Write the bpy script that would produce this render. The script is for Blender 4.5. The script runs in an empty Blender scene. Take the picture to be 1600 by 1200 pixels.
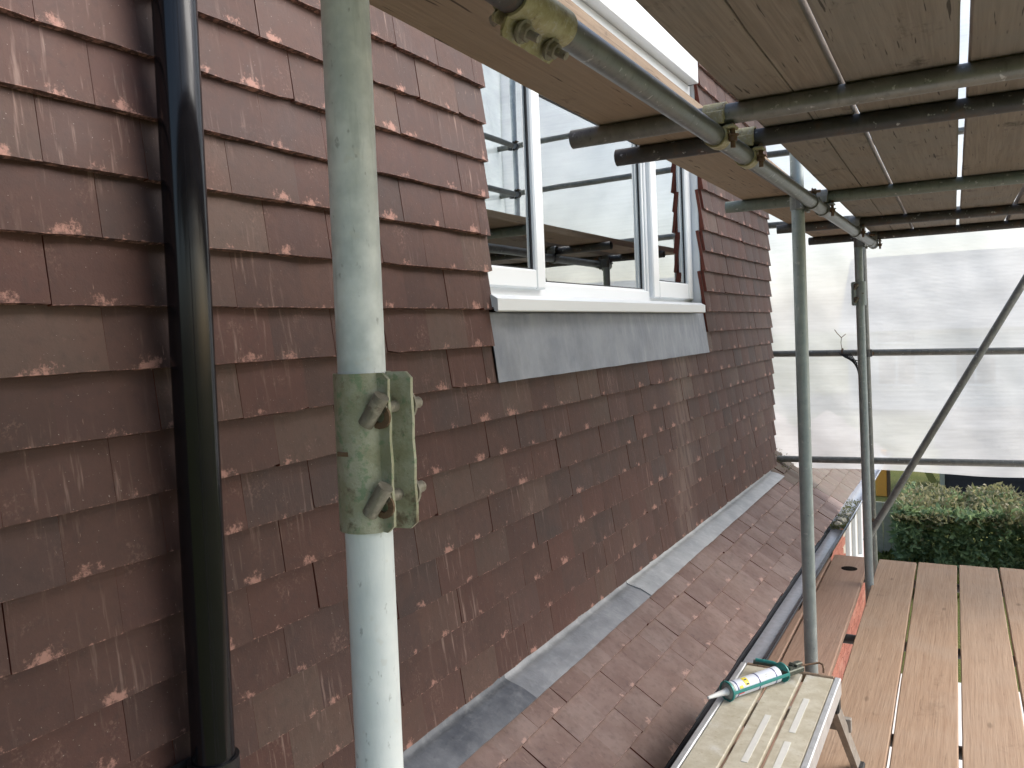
import bpy, bmesh, math, random
from mathutils import Vector, Matrix, noise as mnoise
random.seed(7)
R = math.radians
sc = bpy.context.scene
COL = sc.collection
H = 3.5                       # eye height above the lawn; geometry below is written relative to the eye

# ------------------------------------------------------------------ camera, sky, sun, exposure
YAW, PITCH, ROLL = 0.517736, 0.0295056, -0.0401858
cam_d = bpy.data.cameras.new('camera'); cam = bpy.data.objects.new('camera', cam_d); COL.objects.link(cam)
_F = Vector((-math.sin(YAW)*math.cos(PITCH), math.cos(YAW)*math.cos(PITCH), -math.sin(PITCH)))
_R0 = Vector((math.cos(YAW), math.sin(YAW), 0)); _U0 = _R0.cross(_F)
_R = math.cos(ROLL)*_R0 + math.sin(ROLL)*_U0; _U = -math.sin(ROLL)*_R0 + math.cos(ROLL)*_U0
CAM = Vector((1.30, 0, 0))
m = Matrix.Identity(4)
for i in range(3):
    m[i][0], m[i][1], m[i][2] = _R[i], _U[i], -_F[i]
m.translation = CAM + Vector((0, 0, H))
cam.matrix_world = m
cam_d.sensor_width = 36; cam_d.lens = 1271.5/1600*36; cam_d.shift_y = -42.25/1600
cam_d.clip_start = 0.02; cam_d.clip_end = 600
sc.camera = cam

SUN_EL, SUN_AZ = R(41), R(60)          # azimuth from +Y towards +X
world = bpy.data.worlds.new('World'); sc.world = world; world.use_nodes = True
wn = world.node_tree.nodes; wl = world.node_tree.links
bg = wn['Background']; sky = wn.new('ShaderNodeTexSky'); sky.sky_type = 'NISHITA'; sky.sun_disc = False
sky.sun_elevation = SUN_EL; sky.sun_rotation = SUN_AZ; sky.air_density = 1.0; sky.dust_density = 2.8; sky.ozone_density = 0.6
wl.new(sky.outputs[0], bg.inputs[0]); bg.inputs[1].default_value = 0.13
sun_d = bpy.data.lights.new('sun', 'SUN'); sun = bpy.data.objects.new('sun', sun_d); COL.objects.link(sun)
sun_d.energy = 1.8; sun_d.angle = R(52); sun_d.color = (1, .985, .96)
_sd = Vector((math.sin(SUN_AZ)*math.cos(SUN_EL), math.cos(SUN_AZ)*math.cos(SUN_EL), math.sin(SUN_EL)))
sun.rotation_euler = _sd.to_track_quat('Z', 'Y').to_euler(); sun.location = (5, 20, 20)
vs = sc.view_settings; vs.view_transform = 'Standard'; vs.look = 'None'; vs.gamma = 1; vs.use_curve_mapping = False
vs.exposure = 1.1
sc.render.engine = 'CYCLES'
sc.cycles.use_denoising = True; sc.cycles.use_adaptive_sampling = True; sc.cycles.adaptive_threshold = .02; sc.cycles.max_bounces = 10; sc.cycles.diffuse_bounces = 5; sc.cycles.glossy_bounces = 4
sc.cycles.transparent_max_bounces = 16; sc.cycles.transmission_bounces = 6

# ------------------------------------------------------------------ helpers
def wloc(o):
    v = Vector((0, 0, 0))
    while o is not None:
        v = v + o.location; o = o.parent
    return v

def tag(o, label=None, cat=None, group=None, kind=None):
    if label: o['label'] = label
    if cat: o['category'] = cat
    if group: o['group'] = group
    if kind: o['kind'] = kind
    return o

def empty(name, loc, label=None, cat=None, group=None, parent=None):
    o = bpy.data.objects.new(name, None); COL.objects.link(o); o.empty_display_size = .05
    if parent: o.parent = parent; o.location = Vector(loc) - wloc(parent)
    else: o.location = loc
    return tag(o, label, cat, group)

class MB:
    """collects shapes in world coordinates and links them as one mesh object"""
    def __init__(s): s.v = []; s.f = []; s.sm = []; s.mi = []
    def add(s, vs, fs, smooth=False, mi=0):
        b = len(s.v); s.v += [Vector(v) for v in vs]
        for f in fs:
            s.f.append([b+i for i in f]); s.sm.append(smooth); s.mi.append(mi)
        return s
    def box(s, c, d, rot=None, bev=0, mi=0, seg=1):
        c = Vector(c); hx, hy, hz = d[0]/2, d[1]/2, d[2]/2
        M = rot if rot is not None else Matrix.Identity(3)
        if bev <= 0:
            vs = [c + M @ Vector((x*hx, y*hy, z*hz)) for x in (-1, 1) for y in (-1, 1) for z in (-1, 1)]
            s.add(vs, [(0,1,3,2),(4,6,7,5),(0,4,5,1),(2,3,7,6),(0,2,6,4),(1,5,7,3)], False, mi)
        else:
            bm = bmesh.new(); bmesh.ops.create_cube(bm, size=1)
            for v in bm.verts: v.co = Vector((v.co.x*d[0], v.co.y*d[1], v.co.z*d[2]))
            bmesh.ops.bevel(bm, geom=bm.edges[:], offset=bev, segments=seg, affect='EDGES', profile=.5)
            bm.verts.index_update()
            s.add([c + M @ v.co for v in bm.verts], [[v.index for v in f.verts] for f in bm.faces], False, mi)
            bm.free()
        return s
    def b2(s, lo, hi, bev=0, mi=0):
        lo, hi = Vector(lo), Vector(hi); return s.box((lo+hi)/2, hi-lo, None, bev, mi)
    def tube(s, p0, p1, r, r2=None, n=20, inner=None, caps=True, mi=0, mic=None):
        p0, p1 = Vector(p0), Vector(p1); r2 = r if r2 is None else r2; mic = mi if mic is None else mic
        d = (p1-p0).normalized(); a = d.orthogonal().normalized(); b = d.cross(a)
        dirs = [a*math.cos(2*math.pi*i/n) + b*math.sin(2*math.pi*i/n) for i in range(n)]
        o0 = [p0+q*r for q in dirs]; o1 = [p1+q*r2 for q in dirs]
        s.add(o0+o1, [(i, (i+1) % n, n+(i+1) % n, n+i) for i in range(n)], True, mi)
        if inner:
            i0 = [p0+q*inner for q in dirs]; i1 = [p1+q*inner for q in dirs]
            s.add(i0+i1, [((i+1) % n, i, n+i, n+(i+1) % n) for i in range(n)], True, mi)
            s.add(o0+i0, [((i+1) % n, i, n+i, n+(i+1) % n) for i in range(n)], False, mic)
            s.add(o1+i1, [(i, (i+1) % n, n+(i+1) % n, n+i) for i in range(n)], False, mic)
        elif caps:
            s.add(o0, [list(range(n))[::-1]], False, mic); s.add(o1, [list(range(n))], False, mic)
        return s
    def arc(s, c, axis, x, r0, r1, h, a0, a1, n=16, mi=0):
        """thick cylindrical shell segment: axis unit, x = zero-angle direction, centred at c, length h"""
        c, axis, x = Vector(c), Vector(axis).normalized(), Vector(x).normalized(); y = axis.cross(x)
        A = [a0+(a1-a0)*i/n for i in range(n+1)]
        P = lambda r, a, t: c + (x*math.cos(a)+y*math.sin(a))*r + axis*t
        for r, flip in ((r1, 0), (r0, 1)):
            vs = [P(r, a, -h/2) for a in A] + [P(r, a, h/2) for a in A]
            fs = [(i, i+1, n+2+i, n+1+i) for i in range(n)]
            s.add(vs, [f[::-1] for f in fs] if flip else fs, True, mi)
        for t, flip in ((h/2, 0), (-h/2, 1)):
            vs = [P(r1, a, t) for a in A] + [P(r0, a, t) for a in A]
            fs = [(i, i+1, n+2+i, n+1+i) for i in range(n)]
            s.add(vs, [f[::-1] for f in fs] if flip else fs, False, mi)
        if abs(a1-a0) < 6.2:
            for a, flip in ((a0, 0), (a1, 1)):
                vs = [P(r0, a, -h/2), P(r1, a, -h/2), P(r1, a, h/2), P(r0, a, h/2)]
                s.add(vs, [(3, 2, 1, 0)] if flip else [(0, 1, 2, 3)], False, mi)
        return s
    def lathe(s, p0, axis, prof, n=20, mi=0):
        p0, axis = Vector(p0), Vector(axis).normalized(); a = axis.orthogonal().normalized(); b = axis.cross(a)
        vs = []
        for t, r in prof:
            vs += [p0+axis*t+(a*math.cos(2*math.pi*i/n)+b*math.sin(2*math.pi*i/n))*r for i in range(n)]
        fs = [(k*n+i, k*n+(i+1) % n, (k+1)*n+(i+1) % n, (k+1)*n+i) for k in range(len(prof)-1) for i in range(n)]
        return s.add(vs, fs, True, mi)
    def path(s, pts, r, n=10, mi=0):
        pts = [Vector(p) for p in pts]; rings = []; up = None
        for i, p in enumerate(pts):
            d = (pts[min(i+1, len(pts)-1)]-pts[max(i-1, 0)]).normalized()
            a = d.orthogonal().normalized() if up is None else (up-d*up.dot(d)).normalized()
            up = a; b = d.cross(a)
            rings.append([p+(a*math.cos(2*math.pi*k/n)+b*math.sin(2*math.pi*k/n))*r for k in range(n)])
        vs = [v for q in rings for v in q]
        s.add(vs, [(k*n+i, k*n+(i+1) % n, (k+1)*n+(i+1) % n, (k+1)*n+i) for k in range(len(pts)-1) for i in range(n)], True, mi)
        s.add(rings[0], [list(range(n))[::-1]], False, mi); s.add(rings[-1], [list(range(n))], False, mi)
        return s
    def extrude(s, poly, y0, y1, smooth=False, mi=0):
        """closed (x,z) polygon swept along y"""
        n = len(poly); vs = [(p[0], y0, p[1]) for p in poly]+[(p[0], y1, p[1]) for p in poly]
        s.add(vs, [(i, (i+1) % n, n+(i+1) % n, n+i) for i in range(n)], smooth, mi)
        s.add(vs[:n], [list(range(n))[::-1]], False, mi); s.add(vs[n:], [list(range(n))], False, mi)
        return s
    def build(s, name, mats, parent=None, label=None, cat=None, group=None, kind=None):
        xs = [v.x for v in s.v]; ys = [v.y for v in s.v]; zs = [v.z for v in s.v]
        c = Vector(((min(xs)+max(xs))/2, (min(ys)+max(ys))/2, min(zs)))
        me = bpy.data.meshes.new(name); me.from_pydata([tuple(v-c) for v in s.v], [], s.f)
        me.polygons.foreach_set('use_smooth', s.sm)
        for mt in (mats if isinstance(mats, (list, tuple)) else [mats]): me.materials.append(mt)
        me.polygons.foreach_set('material_index', s.mi); me.update()
        bm = bmesh.new(); bm.from_mesh(me); bmesh.ops.recalc_face_normals(bm, faces=bm.faces[:]); bm.to_mesh(me); bm.free()
        o = bpy.data.objects.new(name, me); COL.objects.link(o)
        if parent: o.parent = parent; o.location = c - wloc(parent)
        else: o.location = c
        return tag(o, label, cat, group, kind)

# ------------------------------------------------------------------ materials
class NT:
    def __init__(s, name):
        s.m = bpy.data.materials.new(name); s.m.use_nodes = True; s.t = s.m.node_tree
        s.b = s.t.nodes['Principled BSDF']; s.out = s.t.nodes['Material Output']
    def n(s, typ, **kw):
        nd = s.t.nodes.new('ShaderNode'+typ)
        for k, v in kw.items(): setattr(nd, k, v)
        return nd
    def l(s, a, b): s.t.links.new(a, b)
    def val(s, sock, v):
        if isinstance(v, bpy.types.NodeSocket): s.l(v, sock)
        else: sock.default_value = v
    def math(s, op, a, b=0.0, c=None):
        nd = s.n('Math', operation=op); s.val(nd.inputs[0], a); s.val(nd.inputs[1], b)
        if c is not None: s.val(nd.inputs[2], c)
        return nd.outputs[0]
    def sst(s, x, lo, hi):
        nd = s.n('MapRange', interpolation_type='SMOOTHSTEP'); s.val(nd.inputs[0], x)
        s.val(nd.inputs[1], lo); s.val(nd.inputs[2], hi); return nd.outputs[0]
    def mix(s, f, a, b, blend='MIX'):
        nd = s.n('Mix', data_type='RGBA', blend_type=blend); s.val(nd.inputs[0], f)
        for q, v in ((nd.inputs[6], a), (nd.inputs[7], b)):
            if isinstance(v, bpy.types.NodeSocket): s.l(v, q)
            else: q.default_value = (*v, 1) if len(v) == 3 else v
        return nd.outputs[2]
    def noise(s, co, scale, detail=3, rough=.55, vec=None, dist=0):
        if vec:
            mp = s.n('Mapping'); s.l(co, mp.inputs[0]); mp.inputs['Scale'].default_value = vec; co = mp.outputs[0]
        nd = s.n('TexNoise'); s.l(co, nd.inputs['Vector']); nd.inputs['Scale'].default_value = scale
        nd.inputs['Detail'].default_value = detail; nd.inputs['Roughness'].default_value = rough; nd.inputs['Distortion'].default_value = dist
        return nd.outputs['Fac']
    def ramp(s, f, stops):
        nd = s.n('ValToRGB'); s.l(f, nd.inputs[0]); e = nd.color_ramp.elements
        while len(e) < len(stops): e.new(.5)
        for q, (p, c) in zip(e, stops): q.position = p; q.color = (*c, 1)
        return nd.outputs[0]
    def pos(s): return s.n('NewGeometry').outputs['Position']
    def obj(s): return s.n('TexCoord').outputs['Object']
    def rnd(s): return s.n('ObjectInfo').outputs['Random']
    def bump(s, h, strength=.3, dist=.01):
        nd = s.n('Bump'); s.l(h, nd.inputs['Height']); nd.inputs['Strength'].default_value = strength
        nd.inputs['Distance'].default_value = dist; s.l(nd.outputs[0], s.b.inputs['Normal'])
    def set(s, color=None, rough=.5, metal=0.0, spec=.5):
        if color is not None:
            if isinstance(color, bpy.types.NodeSocket): s.l(color, s.b.inputs['Base Color'])
            else: s.b.inputs['Base Color'].default_value = (*color, 1)
        s.val(s.b.inputs['Roughness'], rough); s.val(s.b.inputs['Metallic'], metal)
        s.b.inputs['Specular IOR Level'].default_value = spec
        return s.m

def tile_mat(name, shades, chip=(.40, .215, .170), chipamt=1.0, grime=0.0):
    t = NT(name); p = t.pos()
    uv = t.n('UVMap').outputs[0]; sep = t.n('SeparateXYZ'); t.l(uv, sep.inputs[0]); u, v = sep.outputs[0], sep.outputs[1]
    at = t.n('Attribute', attribute_name='rnd'); rr = t.math('FRACT', t.math('ADD', t.rnd(), at.outputs['Fac']))
    r2 = t.math('FRACT', t.math('MULTIPLY', rr, 17.31)); r3 = t.math('FRACT', t.math('MULTIPLY', rr, 71.7))
    base = t.ramp(rr, [(i/(len(shades)-1), c) for i, c in enumerate(shades)])
    n1 = t.noise(p, 9, 4, .6); base = t.mix(t.math('MULTIPLY', t.sst(n1, .3, .75), .45), base, (.105, .055, .043))
    n2 = t.noise(p, 45, 5, .65); base = t.mix(t.math('MULTIPLY', t.sst(n2, .45, .75), .35), base, (.040, .026, .024))
    # rain streaks of lime
    st = t.noise(p, 1, 3, .6, vec=(40, 75, 5)); base = t.mix(t.math('MULTIPLY', t.math('MULTIPLY', t.sst(st, .56, .76), t.sst(t.noise(p, 3.1, 3, .5), .42, .70)), .75), base, (.27, .185, .155))
    # lime run down the wall below the window's far end
    sp = t.n('SeparateXYZ'); t.l(p, sp.inputs[0]); wob = t.math('MULTIPLY', t.math('SUBTRACT', t.noise(p, 2.2, 2, .5), .5), .35)
    yy = t.math('ABSOLUTE', t.math('SUBTRACT', t.math('ADD', sp.outputs[1], wob), 3.95))
    run = t.math('MULTIPLY', t.math('SUBTRACT', 1.0, t.sst(yy, .03, .22)), t.sst(t.noise(p, 1, 4, .6, vec=(20, 34, 4)), .30, .62))
    base = t.mix(t.math('MULTIPLY', run, .32), base, (.26, .195, .165))
    # rubbed patch at the foot of each tile
    cen = t.math('MULTIPLY_ADD', r2, .70, .15)
    du = t.math('MULTIPLY', t.math('SUBTRACT', u, cen), 2.3); dv = t.math('MULTIPLY', t.math('SUBTRACT', v, .06), 2.6)
    d = t.math('SQRT', t.math('ADD', t.math('MULTIPLY', du, du), t.math('MULTIPLY', dv, dv)))
    n3 = t.noise(p, 70, 6, .72)
    k = t.math('SUBTRACT', t.math('MULTIPLY_ADD', r3, .24, .54), t.math('MULTIPLY', d, .62))
    mk = t.sst(t.math('ADD', t.math('SUBTRACT', n3, .5), t.math('SUBTRACT', k, .47)), .05, .24)
    base = t.mix(t.math('MULTIPLY', mk, .75*chipamt), base, chip)
    # chipped lower edge
    edge = t.math('SUBTRACT', t.math('MULTIPLY', n3, 1.0), t.math('MULTIPLY', v, 5.0))
    base = t.mix(t.math('MULTIPLY', t.sst(edge, .47, .60), .7*chipamt), base, chip)
    n6 = t.noise(p, 11, 4, .6); n7 = t.noise(p, 150, 5, .7)
    base = t.mix(t.math('MULTIPLY', t.math('MULTIPLY', t.sst(n6, .56, .70), t.sst(n7, .48, .66)), .35*chipamt), base, (.28, .17, .135))
    n4 = t.noise(p, 260, 2, .5); base = t.mix(t.math('MULTIPLY', t.sst(n4, .72, .78), .6), base, (.42, .36, .32))
    # long scratches
    sc_ = t.noise(p, 1, 2, .5, vec=(160, 160, 14)); base = t.mix(t.math('MULTIPLY', t.sst(sc_, .74, .80), .4*chipamt), base, (.46, .30, .24))
    if grime:
        g = t.noise(p, 14, 5, .7); base = t.mix(t.math('MULTIPLY', t.sst(g, .42, .62), grime), base, (.115, .095, .07))
    t.bump(t.math('ADD', n2, t.math('MULTIPLY', n4, .4)), .35, .003)
    return t.set(base, t.math('MULTIPLY_ADD', n1, .25, .55), 0, .35)

M = {}
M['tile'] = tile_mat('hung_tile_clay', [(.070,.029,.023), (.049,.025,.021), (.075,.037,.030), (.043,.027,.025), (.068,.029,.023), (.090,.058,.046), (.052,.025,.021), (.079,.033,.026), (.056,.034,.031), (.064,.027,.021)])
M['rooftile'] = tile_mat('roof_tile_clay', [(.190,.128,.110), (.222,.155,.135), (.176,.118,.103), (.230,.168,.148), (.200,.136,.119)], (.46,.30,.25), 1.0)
M['oldtile'] = tile_mat('weathered_roof_tile', [(.135,.105,.082), (.155,.122,.094), (.120,.090,.072)], (.22,.15,.12), .4, .7)
def clay_side():
    t = NT('raw_clay_edge'); p = t.pos(); n = t.noise(p, 80, 4)
    return t.set(t.mix(n, (.17, .048, .032), (.09, .034, .027)), .85, 0, .2)
M['clayside'] = clay_side()

def galv(name, a, b, dark, metal=.55, rough=.42, streak=.5, rust=0.0):
    t = NT(name); p = t.obj(); P = t.pos()
    n1 = t.noise(P, 22, 4, .6); c = t.mix(t.sst(n1, .3, .7), a, b)
    n2 = t.noise(P, 1, 4, .6, vec=(70, 70, 9)); c = t.mix(t.math('MULTIPLY', t.sst(n2, .52, .75), streak), c, dark)
    n3 = t.noise(P, 1, 3, .6, vec=(110, 110, 60)); c = t.mix(t.math('MULTIPLY', t.sst(n3, .63, .73), .45), c, tuple(x*.40 for x in dark))
    n5 = t.noise(P, 60, 2, .5); c = t.mix(t.math('MULTIPLY', t.sst(n5, .66, .74), .45), c, (.66, .68, .66))
    if rust:
        n4 = t.noise(P, 16, 5, .7); c = t.mix(t.math('MULTIPLY', t.sst(n4, .52, .68), rust), c, (.14, .07, .035))
    t.bump(n3, .15, .002)
    return t.set(c, t.math('MULTIPLY_ADD', n1, .25, rough-.1), metal, .5)
M['galv'] = galv('galvanised_tube_bright', (.58,.64,.66), (.82,.87,.89), (.40,.46,.47), .12, .5)
M['galv_l'] = galv('galvanised_tube_pale', (.70,.76,.78), (.78,.83,.84), (.54,.60,.62), .12, .5)
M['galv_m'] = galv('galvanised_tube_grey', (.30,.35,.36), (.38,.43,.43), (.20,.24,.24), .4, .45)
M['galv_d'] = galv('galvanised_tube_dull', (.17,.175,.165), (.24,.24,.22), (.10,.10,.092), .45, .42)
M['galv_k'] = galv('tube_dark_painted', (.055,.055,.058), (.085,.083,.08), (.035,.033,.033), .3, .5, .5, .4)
M['galv_g'] = galv('tube_green_grey', (.16,.195,.18), (.21,.24,.215), (.08,.10,.09), .35, .5)
def plated(name, a, b, c_):
    t = NT(name); P = t.pos(); n1 = t.noise(P, 40, 5, .65); c = t.mix(t.sst(n1, .35, .65), a, b)
    n2 = t.noise(P, 95, 4, .65); c = t.mix(t.math('MULTIPLY', t.sst(n2, .52, .66), .8), c, c_)
    n3 = t.noise(P, 24, 5, .7); c = t.mix(t.math('MULTIPLY', t.sst(n3, .56, .70), .75), c, (.10, .052, .028))
    t.bump(t.math('ADD', n2, n1), .5, .003)
    return t.set(c, t.math('MULTIPLY_ADD', n2, .4, .35), .35, .5)
M['olive'] = plated('zinc_yellow_coupler', (.32,.29,.15), (.42,.39,.24), (.47,.45,.36))
M['green'] = plated('green_zinc_coupler', (.34,.34,.23), (.44,.44,.34), (.22,.31,.19))
M['bolt'] = plated('steel_bolt', (.30,.28,.23), (.22,.20,.16), (.40,.37,.30))
M['rustbolt'] = plated('rusty_bolt', (.14,.085,.05), (.20,.13,.08), (.09,.05,.03))

def wood(name, a, b, grey, amt=.4, stain=.5, chk=.85):
    t = NT(name); p = t.obj(); P = t.pos(); rn = t.rnd()
    off = t.n('CombineXYZ'); t.l(t.math('MULTIPLY', rn, 37.0), off.inputs[0]); t.l(t.math('MULTIPLY', rn, 11.0), off.inputs[1])
    ad = t.n('VectorMath', operation='ADD'); t.l(p, ad.inputs[0]); t.l(off.outputs[0], ad.inputs[1]); q = ad.outputs[0]
    g = t.noise(q, 1, 5, .6, vec=(60, 2.2, 60), dist=1.2); c = t.mix(t.sst(g, .3, .72), a, b)
    g2 = t.noise(q, 1, 4, .65, vec=(190, 3, 190)); c = t.mix(t.math('MULTIPLY', t.sst(g2, .5, .72), .35), c, tuple(x*.45 for x in a))
    n = t.noise(q, 3.0, 5, .6); c = t.mix(t.math('MULTIPLY', t.sst(n, .4, .72), amt), c, grey)
    c = t.mix(t.math('MULTIPLY', t.math('FRACT', t.math('MULTIPLY', rn, 7.7)), .30), c, grey)
    n2 = t.noise(q, 1, 5, .7, vec=(9, 5, 9)); c = t.mix(t.math('MULTIPLY', t.sst(n2, .58, .72), stain), c, tuple(x*.33 for x in a))
    # knots
    vo = t.n('TexVoronoi'); mp = t.n('Mapping'); t.l(q, mp.inputs[0]); mp.inputs['Scale'].default_value = (7, 2.6, 7)
    t.l(mp.outputs[0], vo.inputs['Vector']); vo.inputs['Scale'].default_value = 1
    c = t.mix(t.math('MULTIPLY', t.math('SUBTRACT', 1.0, t.sst(vo.outputs['Distance'], .03, .10)), .45), c, tuple(x*.3 for x in a))
    # short dark checks along the grain
    ck = t.noise(q, 1, 2, .5, vec=(130, 7, 130)); c = t.mix(t.math('MULTIPLY', t.sst(ck, .66, .72), chk), c, tuple(x*.18 for x in a))
    t.bump(t.math('ADD', g2, t.math('MULTIPLY', ck, -1.0)), .35, .004)
    return t.set(c, .8, 0, .25)
M['wood'] = wood('scaffold_board_new', (.315,.202,.130), (.40,.275,.186), (.37,.285,.216), .45, .25, .25)
M['woodpink'] = wood('scaffold_board_pinkish', (.30,.180,.126), (.365,.233,.168), (.33,.245,.19), .35, .2, .2)
M['woodold'] = wood('scaffold_board_weathered', (.205,.165,.130), (.28,.232,.188), (.22,.205,.185), .75, .8)
M['woodpale'] = wood('scaffold_board_edge_pale', (.26,.185,.128), (.34,.25,.175), (.28,.225,.17), .45, .75)

def simple(name, col, rough=.5, metal=0, spec=.5, var=.12, scale=30, bump=0):
    t = NT(name); n = t.noise(t.pos(), scale, 4, .6)
    c = t.mix(n, tuple(x*(1-var) for x in col), tuple(min(1, x*(1+var)) for x in col))
    if bump: t.bump(n, bump, .004)
    return t.set(c, t.math('MULTIPLY_ADD', n, .12, rough-.06), metal, spec)
M['upvc'] = simple('white_upvc', (.70,.73,.75), .30, 0, .5, .03, 6)
M['seal'] = simple('black_rubber_gasket', (.018,.018,.02), .6)
M['black'] = simple('gloss_black_plastic', (.006,.006,.008), .15, 0, .38, .2, 14)
M['blackdull'] = simple('black_plastic_satin', (.014,.014,.015), .38, 0, .5, .2, 40)
M['void'] = simple('dark_roofing_felt', (.03,.026,.024), .9)
M['room'] = simple('room_plaster', (.22,.20,.18), .9)
def lead(name, a, b, white, wamt=.55, rg=.30, mt=.45):
    t = NT(name); P = t.pos(); n = t.noise(P, 6, 5, .6); c = t.mix(t.sst(n, .3, .7), a, b)
    s = t.noise(P, 1, 4, .6, vec=(30, 26, 3.5)); c = t.mix(t.math('MULTIPLY', t.sst(s, .45, .8), wamt), c, white)
    n3 = t.noise(P, 40, 4, .6); t.bump(t.math('ADD', n3, t.math('MULTIPLY', s, 2.0)), .25, .006)
    return t.set(c, t.math('MULTIPLY_ADD', n, .25, rg), mt, .4)
M['lead'] = lead('lead_sheet', (.165,.182,.22), (.26,.28,.32), (.52,.54,.56), .14)
M['leadf'] = lead('lead_flashing_sheet', (.085,.092,.108), (.18,.19,.205), (.40,.42,.43), .25, .42, .25)
M['leadm'] = lead('lead_flashing_mid_grey', (.22,.23,.245), (.33,.34,.355), (.50,.52,.53), .3, .42, .25)
M['leadp'] = lead('lead_flashing_pale_grey', (.31,.325,.34), (.43,.445,.45), (.64,.65,.65), .35, .42, .2)
def glass():
    t = NT('window_glass'); n = t.noise(t.pos(), 1.3, 2, .5)
    g = t.n('BsdfGlossy'); g.inputs['Roughness'].default_value = .0; g.inputs['Color'].default_value = (.93,.97,.98,1)
    tr = t.n('BsdfTransparent'); tr.inputs[0].default_value = (.72,.76,.75,1)
    fr = t.n('Fresnel'); fr.inputs[0].default_value = 2.6
    bm = t.n('Bump'); t.l(n, bm.inputs['Height']); bm.inputs['Strength'].default_value = .05; bm.inputs['Distance'].default_value = .02
    t.l(bm.outputs[0], g.inputs['Normal'])
    mx = t.n('MixShader'); t.l(t.sst(fr.outputs[0], .0, .46), mx.inputs[0]); t.l(tr.outputs[0], mx.inputs[1]); t.l(g.outputs[0], mx.inputs[2])
    t.l(mx.outputs[0], t.out.inputs[0]); return t.m
M['glass'] = glass()
def sheet(name, tint, transp=.10):
    t = NT(name); P = t.pos()
    w = t.n('TexWave', wave_type='BANDS', bands_direction='Z'); t.l(P, w.inputs[0]); w.inputs['Scale'].default_value = 34; w.inputs['Distortion'].default_value = .04
    w.inputs['Detail'].default_value = 1
    n = t.noise(P, 2.2, 4, .55, vec=(1, 1, 2.4)); n2 = t.noise(P, 1, 3, .5, vec=(2, 14, 60))
    c = t.mix(t.sst(n, .25, .75), tuple(x*.90 for x in tint), tuple(min(1, x*1.14) for x in tint)); c = t.mix(t.math('MULTIPLY', w.outputs['Fac'], .05), c, tuple(x*.8 for x in tint))
    di = t.n('BsdfDiffuse'); tl = t.n('BsdfTranslucent'); tp = t.n('BsdfTransparent')
    t.l(c, di.inputs[0]); t.l(c, tl.inputs[0])
    bm = t.n('Bump'); t.l(t.math('ADD', t.math('MULTIPLY', w.outputs['Fac'], .05), n), bm.inputs['Height']); bm.inputs['Strength'].default_value = .3; bm.inputs['Distance'].default_value = .03
    t.l(bm.outputs[0], di.inputs['Normal']); t.l(bm.outputs[0], tl.inputs['Normal'])
    m1 = t.n('MixShader'); m1.inputs[0].default_value = .74; t.l(di.outputs[0], m1.inputs[1]); t.l(tl.outputs[0], m1.inputs[2])
    m2 = t.n('MixShader'); t.l(t.math('MULTIPLY_ADD', t.sst(n2, .35, .7), .05, transp), m2.inputs[0]); t.l(m1.outputs[0], m2.inputs[1]); t.l(tp.outputs[0], m2.inputs[2])
    t.l(m2.outputs[0], t.out.inputs[0]); return t.m
M['sheet'] = sheet('reinforced_polythene', (.86,.865,.86), .28)
M['net'] = sheet('debris_netting', (.80,.86,.90), .22)
def brick():
    t = NT('red_brick'); P = t.pos(); n = t.noise(P, 25, 5, .65); rr = t.rnd()
    at = t.n('Attribute', attribute_name='rnd'); rr = t.math('FRACT', t.math('ADD', rr, at.outputs['Fac']))
    c = t.ramp(rr, [(0, (.23,.085,.058)), (.4, (.28,.115,.080)), (.75, (.20,.070,.050)), (1, (.30,.14,.10))])
    c = t.mix(t.math('MULTIPLY', t.sst(n, .45, .7), .4), c, (.24,.09,.07)); t.bump(n, .4, .004)
    return t.set(c, .85, 0, .2)
M['brick'] = brick()
M['mortar'] = simple('mortar', (.36,.33,.28), .95, 0, .1, .2, 60, .3)
def grass():
    t = NT('lawn_grass'); P = t.pos(); n = t.noise(P, 1.2, 5, .6); n2 = t.noise(P, 26, 5, .7)
    c = t.mix(t.sst(n, .3, .7), (.10,.115,.028), (.16,.155,.045)); c = t.mix(t.math('MULTIPLY', t.sst(n2, .35, .7), .6), c, (.045,.065,.016))
    t.bump(n2, .8, .05); return t.set(c, .9, 0, .15)
M['grass'] = grass()
def leafm(name, lo, hi):
    t = NT(name); at = t.n('Attribute', attribute_name='rnd')
    c = t.ramp(at.outputs['Fac'], [(0, lo), (.55, tuple((a+b)/2 for a, b in zip(lo, hi))), (1, hi)])
    t.set(c, .42, 0, .45)
    tl = t.n('BsdfTranslucent'); t.l(c, tl.inputs[0]); mx = t.n('MixShader'); mx.inputs[0].default_value = .48
    t.l(t.b.outputs[0], mx.inputs[1]); t.l(tl.outputs[0], mx.inputs[2]); t.l(mx.outputs[0], t.out.inputs[0]); return t.m
M['leaf'] = leafm('laurel_leaf', (.13,.20,.10), (.33,.42,.20))
M['leaftop'] = leafm('young_olive_leaf', (.16,.165,.075), (.36,.32,.18))
M['blade'] = leafm('grass_blade', (.09,.12,.025), (.26,.26,.08))
M['moss'] = simple('moss', (.085,.105,.03), .95, 0, .1, .5, 60, .6)
M['paving'] = simple('pale_concrete_paving', (.62,.61,.58), .85, 0, .2, .1, 12, .2)
M['alu'] = galv('aluminium_rail', (.55,.56,.57), (.66,.67,.68), (.42,.42,.42), .55, .38, .3)
M['aluleg'] = galv('dusty_aluminium_leg', (.27,.24,.21), (.36,.33,.29), (.20,.17,.15), .3, .55, .4)
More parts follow.
